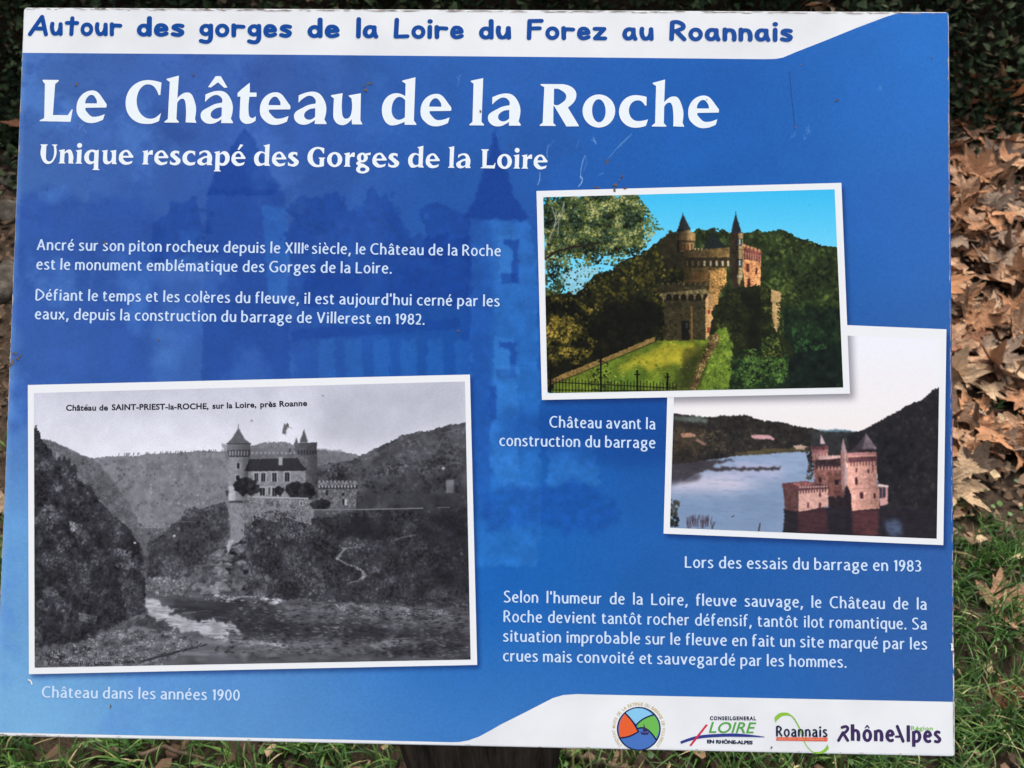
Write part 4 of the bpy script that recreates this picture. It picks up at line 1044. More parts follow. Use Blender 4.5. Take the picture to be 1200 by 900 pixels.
    for _ in range(420):      # ripples and gravel streaks
        x = rng.uniform(330, 1165); y = rng.uniform(606, 765); L = rng.uniform(6, 44)
        if y > 700 and x < 400: continue
        br = 150 if (x < 560 and 600 < y - (x - 330) * .3 < 660) or 700 < y < 730 else 96
        c.line(E(f"{x},{y} {x+L*.5},{y+rng.normal(0,1.2)} {x+L},{y+rng.normal(0,1.6)}"), rng.uniform(.4, 1.3), g(rng.choice((30, 44, 60, br, br))), .5)
    c.poly(E("560,668 800,660 1170,690 1170,765 900,742 700,716"), g(40), 9, 8, .5, 5, .65, 6)
    c.poly(E("690,612 900,625 1100,632 1150,662 1000,660 860,645 700,640"), g(98), 3, 6, .5, 3, .8, 3); c.dabs(E("700,612 1100,630 1150,665 860,648"), 700, (.4, 1.1), [g(50), g(84), g(116), g(140)], .6, asp=1.6)
    c.poly(E("430,712 700,712 1000,708 1050,722 800,744 500,752 380,765"), g(112), 4, 6, .35, 4, .75, 8)
    c.poly(E("600,712 700,718 660,730 590,726"), g(168), 1.5, 4, .3, 2, .7, 4); c.poly(E("900,716 1000,712 1010,720 920,728"), g(140), 2, 4, .3, 2, .6, 4)
    c.poly(E("30,748 120,722 230,690 330,665 400,690 470,716 380,765 340,790 30,790"), g(96), 2, 5, .4, 3, .95, 3)
    c.dabs(E("35,748 230,690 330,668 470,718 360,780 35,785"), 2400, (.35, 1.0), [g(48), g(72), g(98), g(124), g(146)], .65, asp=1.6)
    c.poly(E("268,672 330,640 352,652 392,682 380,694 300,690"), g(62), 1.5, 5, .5, 3, .85); c.poly(E("285,676 335,684 330,698 290,690"), g(150), 2, 4, .3, 3, .6)
    for _ in range(60):
        t_ = rng.random(); c.line(E(f"{310+170*t_},{768-44*t_} {322+170*t_},{764-44*t_+rng.normal(0,2)}"), rng.uniform(.5, 1.6), g(38), .6)
    c.dabs(E("560,610 1165,640 1170,762 500,745"), 2600, (.4, 1.2), [g(34), g(54), g(78), g(104)], .45, asp=3)
    c.dabs(E("60,745 150,715 190,735 70,775"), 260, (.5, 1.4), [g(38), g(60), g(84)], .7)
    c.dabs(E("470,590 660,600 700,612 640,622 480,608"), 220, (.5, 1.6), [g(60), g(96), g(140), g(160)], .7, asp=2)
    # scuff mark above the castle, specks
    c.poly(E("686,146 692,158 688,178 680,172 682,156"), g(96), .3, .6, .2, 2); c.line(E("690,155 706,160"), .8, g(120), .6)
    for (x, y) in ((398, 440), (296, 458), (1099, 264), (170, 100), (785, 75), (600, 140)): c.poly([(25 + (x + 4 * math.cos(a)) / 2.222, 430 + (y + 3 * math.sin(a)) / 2.222) for a in np.linspace(0, 5.5, 7)], (205, 200, 200) if y > 200 else g(150), .4, .3)
    c.a *= 1 + rng.normal(0, .04, (c.h, c.w, 1)); c.a = c.a + rng.normal(0, .008, (c.h, c.w, 1))
    c.blur(.42)
    c.a = c.a * .97 + .012
    return c


# ------------------------------------------------------------------ the ground
def hsh(x, y):
    return math.sin(x * 12.9 + y * 78.2) * .5


def ground_h(x, y):
    h = .012 * math.sin(x * 3.1 + y * 2.3) + .010 * math.sin(x * 7.3 - y * 5.9 + 1) + .004 * math.sin(x * 19 + y * 23)
    return h


def bank_h(x, y):
    """the ivy bank rises behind the leaf litter"""
    e = y - (1.66 + .10 * math.sin(x * 4.1 + 1.2) + .05 * math.sin(x * 11))
    return max(0, min(1, e / .5)) * .34 + min(1.3, max(0, e - .22) * 1.25)  # upper slope raised steeply to keep the ivy face in shade


def noise_col(name, cols, scale, rough=.9, bump=.4, detail=8, dist=.01):
    m, t, p = mat(name, None, rough, .2)
    tc = t.nodes.new("ShaderNodeTexCoord")
    n = t.nodes.new("ShaderNodeTexNoise"); n.inputs["Scale"].default_value = scale; n.inputs["Detail"].default_value = detail; n.inputs["Roughness"].default_value = .7
    t.links.new(tc.outputs["Object"], n.inputs["Vector"])
    r = t.nodes.new("ShaderNodeValToRGB"); el = r.color_ramp.elements
    while len(el) < len(cols): el.new(.5)
    for i, (pos, c) in enumerate(cols): el[i].position = pos; el[i].color = tuple(c) + (1,)
    t.links.new(n.outputs["Fac"], r.inputs[0]); t.links.new(r.outputs[0], p.inputs["Base Color"])
    b = t.nodes.new("ShaderNodeBump"); b.inputs["Strength"].default_value = bump; b.inputs["Distance"].default_value = dist
    t.links.new(n.outputs["Fac"], b.inputs["Height"]); t.links.new(b.outputs[0], p.inputs["Normal"])
    return m


def attr_mat(name, cols, rough=.6, spec=.3, transl=0.):
    """colour from the per-leaf attribute 'tint' (0..1) through a ramp"""
    m, t, p = mat(name, None, rough, spec)
    a = t.nodes.new("ShaderNodeAttribute"); a.attribute_name = "tint"
    r = t.nodes.new("ShaderNodeValToRGB"); el = r.color_ramp.elements
    while len(el) < len(cols): el.new(.5)
    for i, (pos, c) in enumerate(cols): el[i].position = pos; el[i].color = tuple(c) + (1,)
    n = t.nodes.new("ShaderNodeTexNoise"); n.inputs["Scale"].default_value = 60; n.inputs["Detail"].default_value = 5
    tc = t.nodes.new("ShaderNodeTexCoord"); t.links.new(tc.outputs["Object"], n.inputs["Vector"])
    mp = t.nodes.new("ShaderNodeMapRange"); mp.inputs[3].default_value = .6; mp.inputs[4].default_value = 1.35
    t.links.new(n.outputs["Fac"], mp.inputs[0])
    mx = t.nodes.new("ShaderNodeVectorMath"); mx.operation = 'SCALE'
    t.links.new(a.outputs["Fac"], r.inputs[0]); t.links.new(r.outputs[0], mx.inputs[0]); t.links.new(mp.outputs[0], mx.inputs["Scale"])
    t.links.new(mx.outputs[0], p.inputs["Base Color"])
    if transl:
        tr = t.nodes.new("ShaderNodeBsdfTranslucent"); t.links.new(mx.outputs[0], tr.inputs[0])
        ms = t.nodes.new("ShaderNodeMixShader"); ms.inputs[0].default_value = transl
        out = t.nodes["Material Output"]
        t.links.new(p.outputs[0], ms.inputs[1]); t.links.new(tr.outputs[0], ms.inputs[2]); t.links.new(ms.outputs[0], out.inputs[0])
    return m


class Bulk:
    """many small faces with a tint each, one mesh"""
    def __init__(s): s.V = []; s.F = []; s.T = []

    def add(s, verts, faces, tint):
        b = len(s.V); s.V += verts; s.F += [tuple(b + i for i in f) for f in faces]; s.T += [tint] * len(verts)

    def build(s, name, m, **kw):
        me = mesh(name, s.V, s.F)
        a = me.attributes.new("tint", 'FLOAT', 'POINT'); a.data.foreach_set("value", np.array(s.T, np.float32))
        me.polygons.foreach_set("use_smooth", [True] * len(me.polygons))
        return link(name, me, m, **kw)


# ground sheet, finely divided near the board
def axis(lo, hi, fine_lo, fine_hi, st):
    a = list(np.arange(fine_lo, fine_hi, st)); b = [lo, lo * .5, lo * .25]; c = [hi * .25, hi * .5, hi]
    return [x for x in b if x < fine_lo] + a + [x for x in c if x > fine_hi]


gx = axis(-30, 30, -3, 3.001, .04); gy = axis(-30, 30, -1.6, 4.2, .04)
GV = [(x, y, ground_h(x, y) + (bank_h(x, y) - .05 * (bank_h(x, y) > .02) if y < 4.3 else bank_h(0, 4.2)) + random.uniform(-.006, .006)) for y in gy for x in gx]
nx_ = len(gx)
GF = [(j * nx_ + i, j * nx_ + i + 1, (j + 1) * nx_ + i + 1, (j + 1) * nx_ + i) for j in range(len(gy) - 1) for i in range(nx_ - 1)]
soil = noise_col("dark_soil", [(.3, (.022, .015, .010)), (.5, (.055, .037, .024)), (.72, (.11, .076, .05))], 38, .95, .9, 10, .02)
gm = mesh("ground", GV, GF); gm.polygons.foreach_set("use_smooth", [True] * len(gm.polygons))
link("ground", gm, soil, kind='structure')

# --- maple leaves
LOBES = [(90, 1.0), (38, .86), (142, .86), (-18, .58), (198, .58)]


def leaf_mesh(seed, name='fallen_leaf'):
    r = random.Random(seed)
    out = []
    ang = []
    for k, (a, L) in enumerate(sorted(LOBES)):
        L *= r.uniform(.85, 1.1)
        for da, f in ((-23, .54), (-15, .72), (-12, .68), (-6, .86), (0, 1.0), (6, .84), (12, .68), (15, .74), (23, .52)):
            ang.append((a + da + r.uniform(-1.5, 1.5), f * L * r.uniform(.94, 1.06), da == 0))
    ang.append((250, .20, False)); ang.append((270, .08, False)); ang.append((290, .20, False))
    ang.sort()
    n = len(ang)
    V = [(0, 0, 0)]; vein = [1.0]
    c1 = r.uniform(-.7, 1.5); c2 = r.uniform(-.7, 1.3); tw = r.uniform(-.5, .5); ph = r.uniform(0, 6.3)
    for ring in (.33, .66, 1.0):
        for a, R, ax in ang:
            a = math.radians(a); rr = R * ring
            x, y = rr * math.cos(a), rr * math.sin(a)
            z = .18 * math.sin(a * 3 + ph) * rr * rr + c1 * .45 * x * x + c2 * .4 * y * y + tw * .4 * x * y + (.035 if not ax else -.02) * rr + r.uniform(-.015, .015)
            z += .16 * max(0, rr - .55) * r.choice((1, 1.6, 2.4)) * (1 if seed % 3 else -1)
            V.append((x, y, z)); vein.append(1.0 if ax else 0.)
    F = [(0, 1 + i, 1 + (i + 1) % n) for i in range(n)]
    for k in range(2):
        b = 1 + k * n
        F += [(b + i, b + n + i, b + n + (i + 1) % n, b + (i + 1) % n) for i in range(n)]
    # stalk
    b = len(V)
    for i in range(5):
        t = i / 4; x = .10 * math.sin(t * 2 + seed); y = -t * .6; z = .05 * math.sin(t * 3)
        V += [(x - .013, y, z), (x + .013, y, z), (x, y, z + .02)]; vein += [1, 1, 1]
    for i in range(4):
        q = b + 3 * i
        F += [(q, q + 1, q + 4, q + 3), (q + 1, q + 2, q + 5, q + 4), (q + 2, q, q + 3, q + 5)]
    me = mesh(name, V, F)
    a = me.attributes.new("vein", 'FLOAT', 'POINT'); a.data.foreach_set("value", np.array(vein, np.float32))
    me.polygons.foreach_set("use_smooth", [True] * len(me.polygons))
    return me, V, F


def leaf_material():
    m, t, p = mat("dry_leaf", None, .62, .28)
    oi = t.nodes.new("ShaderNodeObjectInfo"); a = t.nodes.new("ShaderNodeAttribute"); a.attribute_name = "vein"
    tc = t.nodes.new("ShaderNodeTexCoord")
    n = t.nodes.new("ShaderNodeTexNoise"); n.inputs["Scale"].default_value = 3.2; n.inputs["Detail"].default_value = 7; n.inputs["Roughness"].default_value = .65
    t.links.new(tc.outputs["Object"], n.inputs["Vector"])
    mp = t.nodes.new("ShaderNodeMapRange"); mp.inputs[1].default_value = .3; mp.inputs[2].default_value = .7; mp.inputs[3].default_value = .55; mp.inputs[4].default_value = 1.3
    t.links.new(n.outputs["Fac"], mp.inputs[0])
    sc_ = t.nodes.new("ShaderNodeVectorMath"); sc_.operation = 'SCALE'
    t.links.new(oi.outputs["Color"], sc_.inputs[0]); t.links.new(mp.outputs[0], sc_.inputs["Scale"])
    mx = t.nodes.new("ShaderNodeMix"); mx.data_type = 'RGBA'
    pw = t.nodes.new("ShaderNodeMath"); pw.operation = 'POWER'; pw.inputs[1].default_value = 3; t.links.new(a.outputs["Fac"], pw.inputs[0])
    ml = t.nodes.new("ShaderNodeMath"); ml.operation = 'MULTIPLY'; ml.inputs[1].default_value = .45; t.links.new(pw.outputs[0], ml.inputs[0])
    t.links.new(ml.outputs[0], mx.inputs[0]); t.links.new(sc_.outputs[0], mx.inputs[6]); mx.inputs[7].default_value = (.42, .27, .15, 1)
    t.links.new(mx.outputs[2], p.inputs["Base Color"])
    b = t.nodes.new("ShaderNodeBump"); b.inputs["Strength"].default_value = .5; b.inputs["Distance"].default_value = .05
    t.links.new(n.outputs["Fac"], b.inputs["Height"]); t.links.new(b.outputs[0], p.inputs["Normal"])
    return m


leafm = leaf_material()
leaves = [leaf_mesh(i) for i in range(10)]
for l in leaves: l[0].materials.append(leafm)
TINTS = [("tan", (.49, .275, .155)), ("orange-brown", (.46, .215, .10)), ("dark brown", (.15, .078, .042)), ("pale beige", (.58, .39, .23)), ("reddish brown", (.27, .115, .058)), ("grey-brown", (.29, .20, .14))]
LEVEL = [(-50, 60, "against the dark ivy"), (60, 190, "at the foot of the ivy"), (190, 260, "beside the plain upper board edge"), (260, 330, "right of the green castle photograph"),
         (330, 400, "just above the lake photograph's level"), (400, 470, "beside the lake photograph's pale sky"), (470, 540, "beside the lake photograph's dark hill"),
         (540, 640, "on bare soil below the litter"), (640, 740, "in grass beside the lower caption"), (740, 905, "in grass near the logo strip")]
quad = CORN


def in_board(px, py, m=0):
    s = 0
    for (ax, ay), (bx, by) in zip(quad, quad[1:] + quad[:1]):
        L = math.hypot(bx - ax, by - ay)
        d = ((bx - ax) * (py - ay) - (by - ay) * (px - ax)) / L
        if d < m: return False
    return True


nl = 0; used_labels = {}
placed = []
hidden = Bulk()


def put_leaf(x, y, z, size, rot, tilt, ti, vi, rr):
    px, py = to_px((x, y, z))
    vis = -25 < px < 1225 and -25 < py < 925 and not in_board(px, py, 18)
    M = Matrix.Translation((x, y, z)) @ Matrix.Rotation(rot, 4, 'Z') @ Matrix.Rotation(tilt, 4, 'X') @ Matrix.Rotation(rr.uniform(-.3, .3), 4, 'Y') @ Matrix.Scale(size, 4)
    if not vis:
        me, V, F = leaves[vi]
        hidden.add([tuple(M @ Vector(v)) for v in V], F, ti / 5)
        return
    placed.append((px, py, M, ti, vi, size))


rr = random.Random(11)
for i in range(6600):
    x = rr.uniform(-1.9, 1.9); y = rr.uniform(.02, 1.93)
    edge0 = .60 + .12 * math.sin(x * 5) + .05 * math.sin(x * 13)
    if y < edge0:
        if rr.random() > (.03 + .5 * max(0, (y - .38) / max(.05, edge0 - .38)) ** 2): continue
    zt = rr.random()
    if x < -.42 and rr.random() < .96: continue
    sz = rr.choice((.042, .054, .066, .078, .092))
    z = ground_h(x, y) + bank_h(x, y) * .9 + .006 + zt * .045 * (1 if y > edge0 else .3)
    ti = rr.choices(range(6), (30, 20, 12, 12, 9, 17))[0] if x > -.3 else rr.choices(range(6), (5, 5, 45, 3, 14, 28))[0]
    put_leaf(x, y, z, sz, rr.uniform(0, 6.3), rr.gauss(0, .38) + .15, ti, rr.randrange(10), rr)
# lowest leaves first; keep at most 300 as things, nearest first
placed.sort(key=lambda q: -q[1])
groups_n = {}
for q in placed[:290]:
    px, py, M, ti, vi, size = q
    lev = next((t for a, b, t in LEVEL if a <= py < b), "in the litter")
    side = "hard against the board edge" if 1100 < px < 1135 else ("near the right border of the photo" if px > 1180 else ("left of the board" if px < 600 and py < 860 else ("below the board" if py > 850 else "")))
    szs = {.042: "very small", .054: "small", .066: "middling", .078: "broad", .092: "very large"}[size]
    p0, p1 = to_px(M @ Vector((0, 0, 0))), to_px(M @ Vector((0, -1, 0)))
    an = math.degrees(math.atan2(-(p1[1] - p0[1]), p1[0] - p0[0])) % 360
    st = ("right", "up-right", "up", "up-left", "left", "down-left", "down", "down-right")[int((an + 22.5) // 45) % 8]
    if side in ("left of the board", "below the board"): lev = "on dark ground " + side
    lab = f"{szs} {TINTS[ti][0]} maple leaf, stalk pointing {st}, {lev}"
    o = bpy.data.objects.new("fallen_leaf", leaves[vi][0]); COL.objects.link(o); o.matrix_world = M
    c = TINTS[ti][1]; k = rr.uniform(.8, 1.15); o.color = (c[0] * k, c[1] * k, c[2] * k, 1)
    o["label"] = " ".join(lab.split()[:16]); o["category"] = "leaf"; o["group"] = "dry maple leaves fallen behind the board"
by = {}
for o in bpy.data.objects:
    if o.name.startswith("fallen_leaf"): by.setdefault(o["label"], []).append(o)
for lab, os_ in by.items():
    if len(os_) > 1 and len(os_) < 4:
        os_.sort(key=lambda o: to_px(o.matrix_world.translation)[1])
        for o, w_ in zip(os_, ("upper", "lower") if len(os_) == 2 else ("uppermost", "middle", "lowest")): o["label"] = " ".join((w_ + " " + lab).split()[:16])
for q in placed[290:]:
    px, py, M, ti, vi, size = q
    me, V, F = leaves[vi]; hidden.add([tuple(M @ Vector(v)) for v in V], F, ti / 5)
dead_ramp = [(i / 5, c) for i, (n_, c) in enumerate(TINTS)]
dl = attr_mat("dry_leaf_litter", dead_ramp, .65, .25)
hidden.build("leaf_litter", dl, kind='stuff', label="thick litter of dry brown maple leaves behind the board", category="leaf litter")

# --- crumbs of leaves, chips and bits of bark
crumb = Bulk()
rr = random.Random(5)
for i in range(18000):
    x = rr.uniform(-1.9, 1.9); y = rr.uniform(-.25, 1.66)
    if rr.random() > (.35 if y < .35 else 1): continue
    z = ground_h(x, y) + bank_h(x, y) + rr.uniform(.002, .02)
    s = rr.uniform(.003, .015); a = rr.uniform(0, 6.3); asp = rr.uniform(.25, 1)
    ca, sa = math.cos(a), math.sin(a); tz = rr.uniform(-.5, .5)
    P = [(-1, -asp * rr.uniform(.4, 1)), (rr.uniform(-.3, .3), -asp), (1, -asp * .3), (rr.uniform(.3, .9), asp * .8), (-.6, asp)]
    V = [(x + s * (p[0] * ca - p[1] * sa), y + s * (p[0] * sa + p[1] * ca), z + s * (tz * p[0] + rr.uniform(-.3, .3))) for p in P]
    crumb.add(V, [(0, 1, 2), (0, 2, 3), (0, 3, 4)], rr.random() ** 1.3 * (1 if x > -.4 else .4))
cm = attr_mat("leaf_crumbs", [(0, (.04, .026, .017)), (.35, (.13, .08, .048)), (.7, (.30, .185, .11)), (1, (.55, .40, .25))], .8, .2)
crumb.build("leaf_crumbs", cm, kind='stuff', label="crumbled leaf fragments and bark bits scattered on the dark soil", category="ground litter")

# --- grass
grass = Bulk()
rr = random.Random(9)


def blade(x, y, z, L, w, a, bend, tint, n=5, curl=0.):
    dx, dy = math.cos(a), math.sin(a); px_, py_ = -dy, dx
    V = []; F = []
    for i in range(n):
        t = i / (n - 1)
        h = L * math.sin(min(1.75, bend * t) ) / max(.4, bend) if bend > .05 else L * t
        f = L * (1 - math.cos(bend * t)) / max(.3, bend)
        ww = w * (1 - t ** 2.2) * (.75 + .6 * t * (1 - t)) + .0002
        cx, cy = x + dx * f + px_ * curl * t * t * L, y + dy * f + py_ * curl * t * t * L
        V += [(cx - px_ * ww, cy - py_ * ww, z + h + ww * .35), (cx, cy, z + h), (cx + px_ * ww, cy + py_ * ww, z + h + ww * .35)]
    for i in range(n - 1):
        b = 3 * i
        F += [(b, b + 1, b + 4, b + 3), (b + 1, b + 2, b + 5, b + 4)]
    grass.add(V, F, tint)


cl_pts = [(rr.uniform(-1.5, 1.5), rr.uniform(-.42, .72)) for _ in range(4200)]
for cx, cy in cl_pts:
    dens = 1 if cy < .38 + .07 * math.sin(cx * 9) else (.35 if cy < .55 else .08)
    patch = .5 + .5 * math.sin(cx * 6.3 + 1.3) * math.sin(cy * 8.1 + .7) + rr.uniform(-.3, .3)
    if cx < .35: dens *= .75
    if rr.random() > dens or patch < .18: continue
    da = rr.uniform(0, 6.3)
    for _ in range(rr.randint(8, 18)):
        x = cx + rr.gauss(0, .014); y = cy + rr.gauss(0, .014)
        L = rr.uniform(.025, .09) * (1 if cy < .35 else .7)
        tint = rr.choices((rr.uniform(0, .55), rr.uniform(.55, .8), rr.uniform(.88, 1)), (62, 31, 7))[0]
        blade(x, y, ground_h(x, y) - .003, L, rr.uniform(.0009, .0024), da + rr.gauss(0, 1.3), rr.uniform(.4, 2.1), tint, 5, rr.uniform(-.25, .25))
gmat = attr_mat("grass_blades", [(0, (.022, .062, .014)), (.35, (.055, .135, .026)), (.65, (.105, .215, .045)), (.82, (.19, .29, .08)), (.9, (.42, .38, .16)), (1, (.6, .5, .28))], .5, .35, .25)
grass.build("grass", gmat, kind='stuff', label="short green lawn grass growing around the foot of the post", category="grass")

# --- low clover-like weeds among grass
weed = Bulk(); rr = random.Random(15)
for _ in range(1500):
    x = rr.uniform(-1.5, 1.5); y = rr.uniform(-.4, .62); z = ground_h(x, y) + rr.uniform(.004, .025); s = rr.uniform(.003, .007); a = rr.uniform(0, 6.3)
    V = [(x, y, z)] + [(x + s * math.cos(a + k) * (1 + .3 * math.sin(3 * k)), y + s * math.sin(a + k), z + rr.uniform(-.3, .5) * s) for k in np.linspace(0, 5.3, 6)]
    weed.add(V, [(0, i, i % 6 + 1) for i in range(1, 7)], rr.uniform(0, .7))
weed.build("ground_weeds", gmat, kind='stuff', label="tiny round-leaved weeds growing low between the grass blades", category="weeds")

# --- ivy bank
ivy = Bulk(); rr = random.Random(21)
IV = [(0, -.1), (.42, -.32), (.62, .1), (.38, .42), (0, 1.0), (-.38, .42), (-.62, .1), (-.42, -.32)]
for i in range(76000):
    x = rr.uniform(-1.75, 1.75); y = 1.52 + 1.35 * rr.random() ** 1.2
    b = bank_h(x, y)
    if b < .01 and rr.random() > .12: continue
    lay_ = rr.random() ** .7
    cl = .5 + .5 * math.sin(x * 9 + 2 * math.sin(y * 7)) * math.sin(y * 10 + 1.5 * math.sin(x * 6))
    z = ground_h(x, y) + b + lay_ * (.06 + .17 * cl) * min(1, b * 5 + .2)
    s = rr.uniform(.010, .026)
    M = Matrix.Translation((x, y, z)) @ Matrix.Rotation(rr.uniform(0, 6.3), 4, 'Z') @ Matrix.Rotation(rr.gauss(.2, .55), 4, 'X') @ Matrix.Rotation(rr.gauss(0, .4), 4, 'Y') @ Matrix.Scale(s, 4)
    V = [(0, .2, .08)] + [(p[0], p[1], -.12 * abs(p[0]) + rr.uniform(-.05, .05)) for p in IV]
    ivy.add([tuple(M @ Vector(v)) for v in V], [(0, k, k % 8 + 1) for k in range(1, 9)], min(.85, rr.random() ** 1.2 * (.55 + .5 * cl)) if rr.random() > .06 else rr.uniform(.9, 1))
im = attr_mat("ivy_leaves", [(0, (.006, .012, .006)), (.4, (.034, .055, .024)), (.8, (.105, .14, .065)), (.9, (.10, .085, .05)), (1, (.20, .12, .08))], .75, .12, .1)
ivy.build("ivy_cover", im, kind='stuff', label="dark green ivy covering the shaded bank behind the leaves", category="ivy")

# --- long twigs and bramble stems
barkm = noise_col("twig_bark", [(.3, (.07, .045, .03)), (.6, (.16, .11, .075)), (.8, (.26, .2, .14))], 60, .85, .5, 6, .004)


def tube(name, pts, r0, r1, m, label, cat, group=None, sides=6):
    V = []; F = []; n = len(pts)
    for i, p in enumerate(pts):
        p = Vector(p); d = (Vector(pts[min(n - 1, i + 1)]) - Vector(pts[max(0, i - 1)])).normalized()
        a = d.cross(Vector((0, 0, 1)));
        if a.length < .01: a = Vector((1, 0, 0))
        a.normalize(); b = d.cross(a); r = r0 + (r1 - r0) * i / (n - 1)
        r *= 1 + .18 * math.sin(i * 2.3)
        for k in range(sides):
            t = 2 * math.pi * k / sides; V.append(tuple(p + a * math.cos(t) * r + b * math.sin(t) * r))
    for i in range(n - 1):
        for k in range(sides):
            F.append((i * sides + k, i * sides + (k + 1) % sides, (i + 1) * sides + (k + 1) % sides, (i + 1) * sides + k))
    F.append(tuple(range(sides))[::-1]); F.append(tuple((n - 1) * sides + k for k in range(sides)))
    me = mesh(name, V, F); me.polygons.foreach_set("use_smooth", [True] * len(me.polygons))
    o = link(name, me, m, label=label, category=cat)
    if group: o["group"] = group
    return o


def g3(px, py, up=.0):
    """a point over the ground seen at px, py"""
    p = on_z(px, py, 0)
    for _ in range(6):
        p = on_z(px, py, ground_h(p.x, p.y) + bank_h(p.x, p.y) + up)
    return p


def wob(pts, k=5, amp=.006, seed=1):
    r = random.Random(seed); out = []
    for a, b in zip(pts[:-1], pts[1:]):
        for i in range(k): out.append(a.lerp(b, i / k) + Vector((r.gauss(0, amp), r.gauss(0, amp), r.gauss(0, amp))))
    return out + [pts[-1]]


palem = noise_col("pale_stem", [(.3, (.14, .10, .06)), (.7, (.30, .24, .16))], 40, .7, .3, 4, .002)
tube("bramble_stem", wob([g3(1186, -12, .16), g3(1192, 20, .19), g3(1198, 46, .16), g3(1206, 60, .12)], 5, .003, 2), .004, .003, palem, "pale upright bramble stem in the ivy at the top right corner", "stem")
tube("bramble_stem", wob([g3(1126, 84, .14), g3(1148, 74, .19), g3(1164, 80, .19), g3(1168, 92, .16), g3(1162, 104, .12)], 5, .002, 3), .0028, .002, palem, "thin arching bramble stem over the dark hollow in the ivy", "stem")
tube("bramble_stem", wob([g3(560, -6, .16), g3(640, 4, .19), g3(700, -4, .16)], 5, .003, 4), .003, .002, palem, "thin brown stem in the ivy above the middle of the board", "stem")
tube("fallen_twig", wob([g3(1104, 560, .03), g3(1140, 530, .035), g3(1180, 505, .03)], 5, .004, 5), .010, .007, barkm, "thick dark twig lying across the edge of the leaf litter", "twig")
tube("fallen_twig", wob([g3(1160, 598, .012), g3(1185, 625, .014), g3(1204, 660, .010)], 5, .003, 6), .005, .003, barkm, "slender reddish twig on bare soil above the grass", "twig")
tube("fallen_twig", wob([g3(1120, 712, .02), g3(1160, 728, .025), g3(1206, 742, .02)], 5, .003, 7), .0035, .002, barkm, "thin grey twig lying in the grass beside the lower text", "twig")
tube("fallen_twig", wob([g3(120, 884, .012), g3(190, 880, .016), g3(240, 890, .010)], 4, .004, 8), .005, .003, barkm, "short brown twig in the grass below the left half", "twig")
tube("fallen_twig", wob([g3(662, 884, .02), g3(700, 890, .02), g3(735, 898, .02)], 4, .004, 9), .008, .005, barkm, "stout brown twig in the grass right of the post", "twig")

# a weathered log lies in the shade left of the board
logm = noise_col("log_bark", [(.3, (.022, .018, .014)), (.5, (.085, .072, .058)), (.7, (.19, .165, .135))], 26, .95, 1., 10, .02)
lp = [g3(-90, 172, .03), g3(-20, 150, .035), g3(60, 132, .04), g3(150, 118, .04), g3(230, 112, .04)]
lo = tube("fallen_log", wob(lp, 6, .008, 12), .085, .07, logm, "weathered grey log lying in the shade behind the upper left edge of the board", "log", None, 14)
for v in lo.data.vertices: v.co += Vector((random.gauss(0, .004), random.gauss(0, .004), random.gauss(0, .004)))
sr = random.Random(4)
for i, (px, py, s_, lab) in enumerate(((12, 250, .05, "dark angular stone left of the board level with the intro text"), (4, 330, .06, "flat dark stone against the left photo border"), (14, 212, .03, "small grey stone just below the fallen log"))):
    bm = bmesh.new(); bmesh.ops.create_icosphere(bm, subdivisions=3, radius=1)
    for v in bm.verts:
        d = v.co.normalized(); k = 1 + .25 * math.sin(d.x * 4 + i) * math.cos(d.y * 5) + sr.uniform(-.03, .03)
        v.co = Vector((d.x * k * s_ * 1.3, d.y * k * s_, d.z * k * s_ * .55))
    me = bpy.data.meshes.new("stone"); bm.to_mesh(me); bm.free()
    for f in me.polygons: f.use_smooth = True
    o = link("stone", me, logm, label=lab, category="stone", group="dark stones left of the board"); o.location = g3(px, py, .008); o.rotation_euler = (0, 0, i * 1.3)

# pale wood chips on the litter
chipm = noise_col("pale_wood", [(.3, (.42, .29, .15)), (.7, (.66, .50, .30))], 90, .8, .3, 4, .002)


def chip(px, py, L, w, a, label):
    p = g3(px, py, .03); bm = bmesh.new()
    bmesh.ops.create_cube(bm, size=1)
    r = random.Random(int(px))
    for v in bm.verts: v.co = Vector((v.co.x * L * r.uniform(.8, 1.1), v.co.y * w * r.uniform(.7, 1.15), v.co.z * .006))
    bmesh.ops.bevel(bm, geom=bm.edges[:], offset=.0012, segments=1)
    me = bpy.data.meshes.new("wood_chip"); bm.to_mesh(me); bm.free()
    o = link("wood_chip", me, chipm, label=label, category="wood chip", group="pale wood chips on the leaf litter")
    o.location = p; o.rotation_euler = (.25, .15, a)


chip(1178, 358, .042, .016, .05, "long pale wood chip lying in the litter level with the lake photo's top edge")
chip(1163, 505, .028, .013, .3, "pale wood chip beside the thick dark twig")
chip(1166, 524, .026, .011, -.9, "orange-tinged wood chip sloping down below the thick twig")
chip(1165, 556, .022, .018, .5, "small cream wood chip on the bare soil")
chip(1193, 652, .014, .010, .5, "tiny cream wood chip at the end of the slender twig")

# ------------------------------------------------------------------ the information board
board_thing = bpy.data.objects.new("information_board", None); COL.objects.link(board_thing)
board_thing.location = (0, -.17, 0)
board_thing["label"] = "blue and white tourist information board about a castle, on a wooden post"
board_thing["category"] = "information board"
board_thing["group"] = "information board"
del board_thing["group"]
PML = Matrix.Translation(-Vector(board_thing.location)) @ PM


def part(name, me, m, par=None, **kw):
    o = link(name, me, m, par or board_thing, **kw)
    if par is None: o.matrix_local = PML
    return o


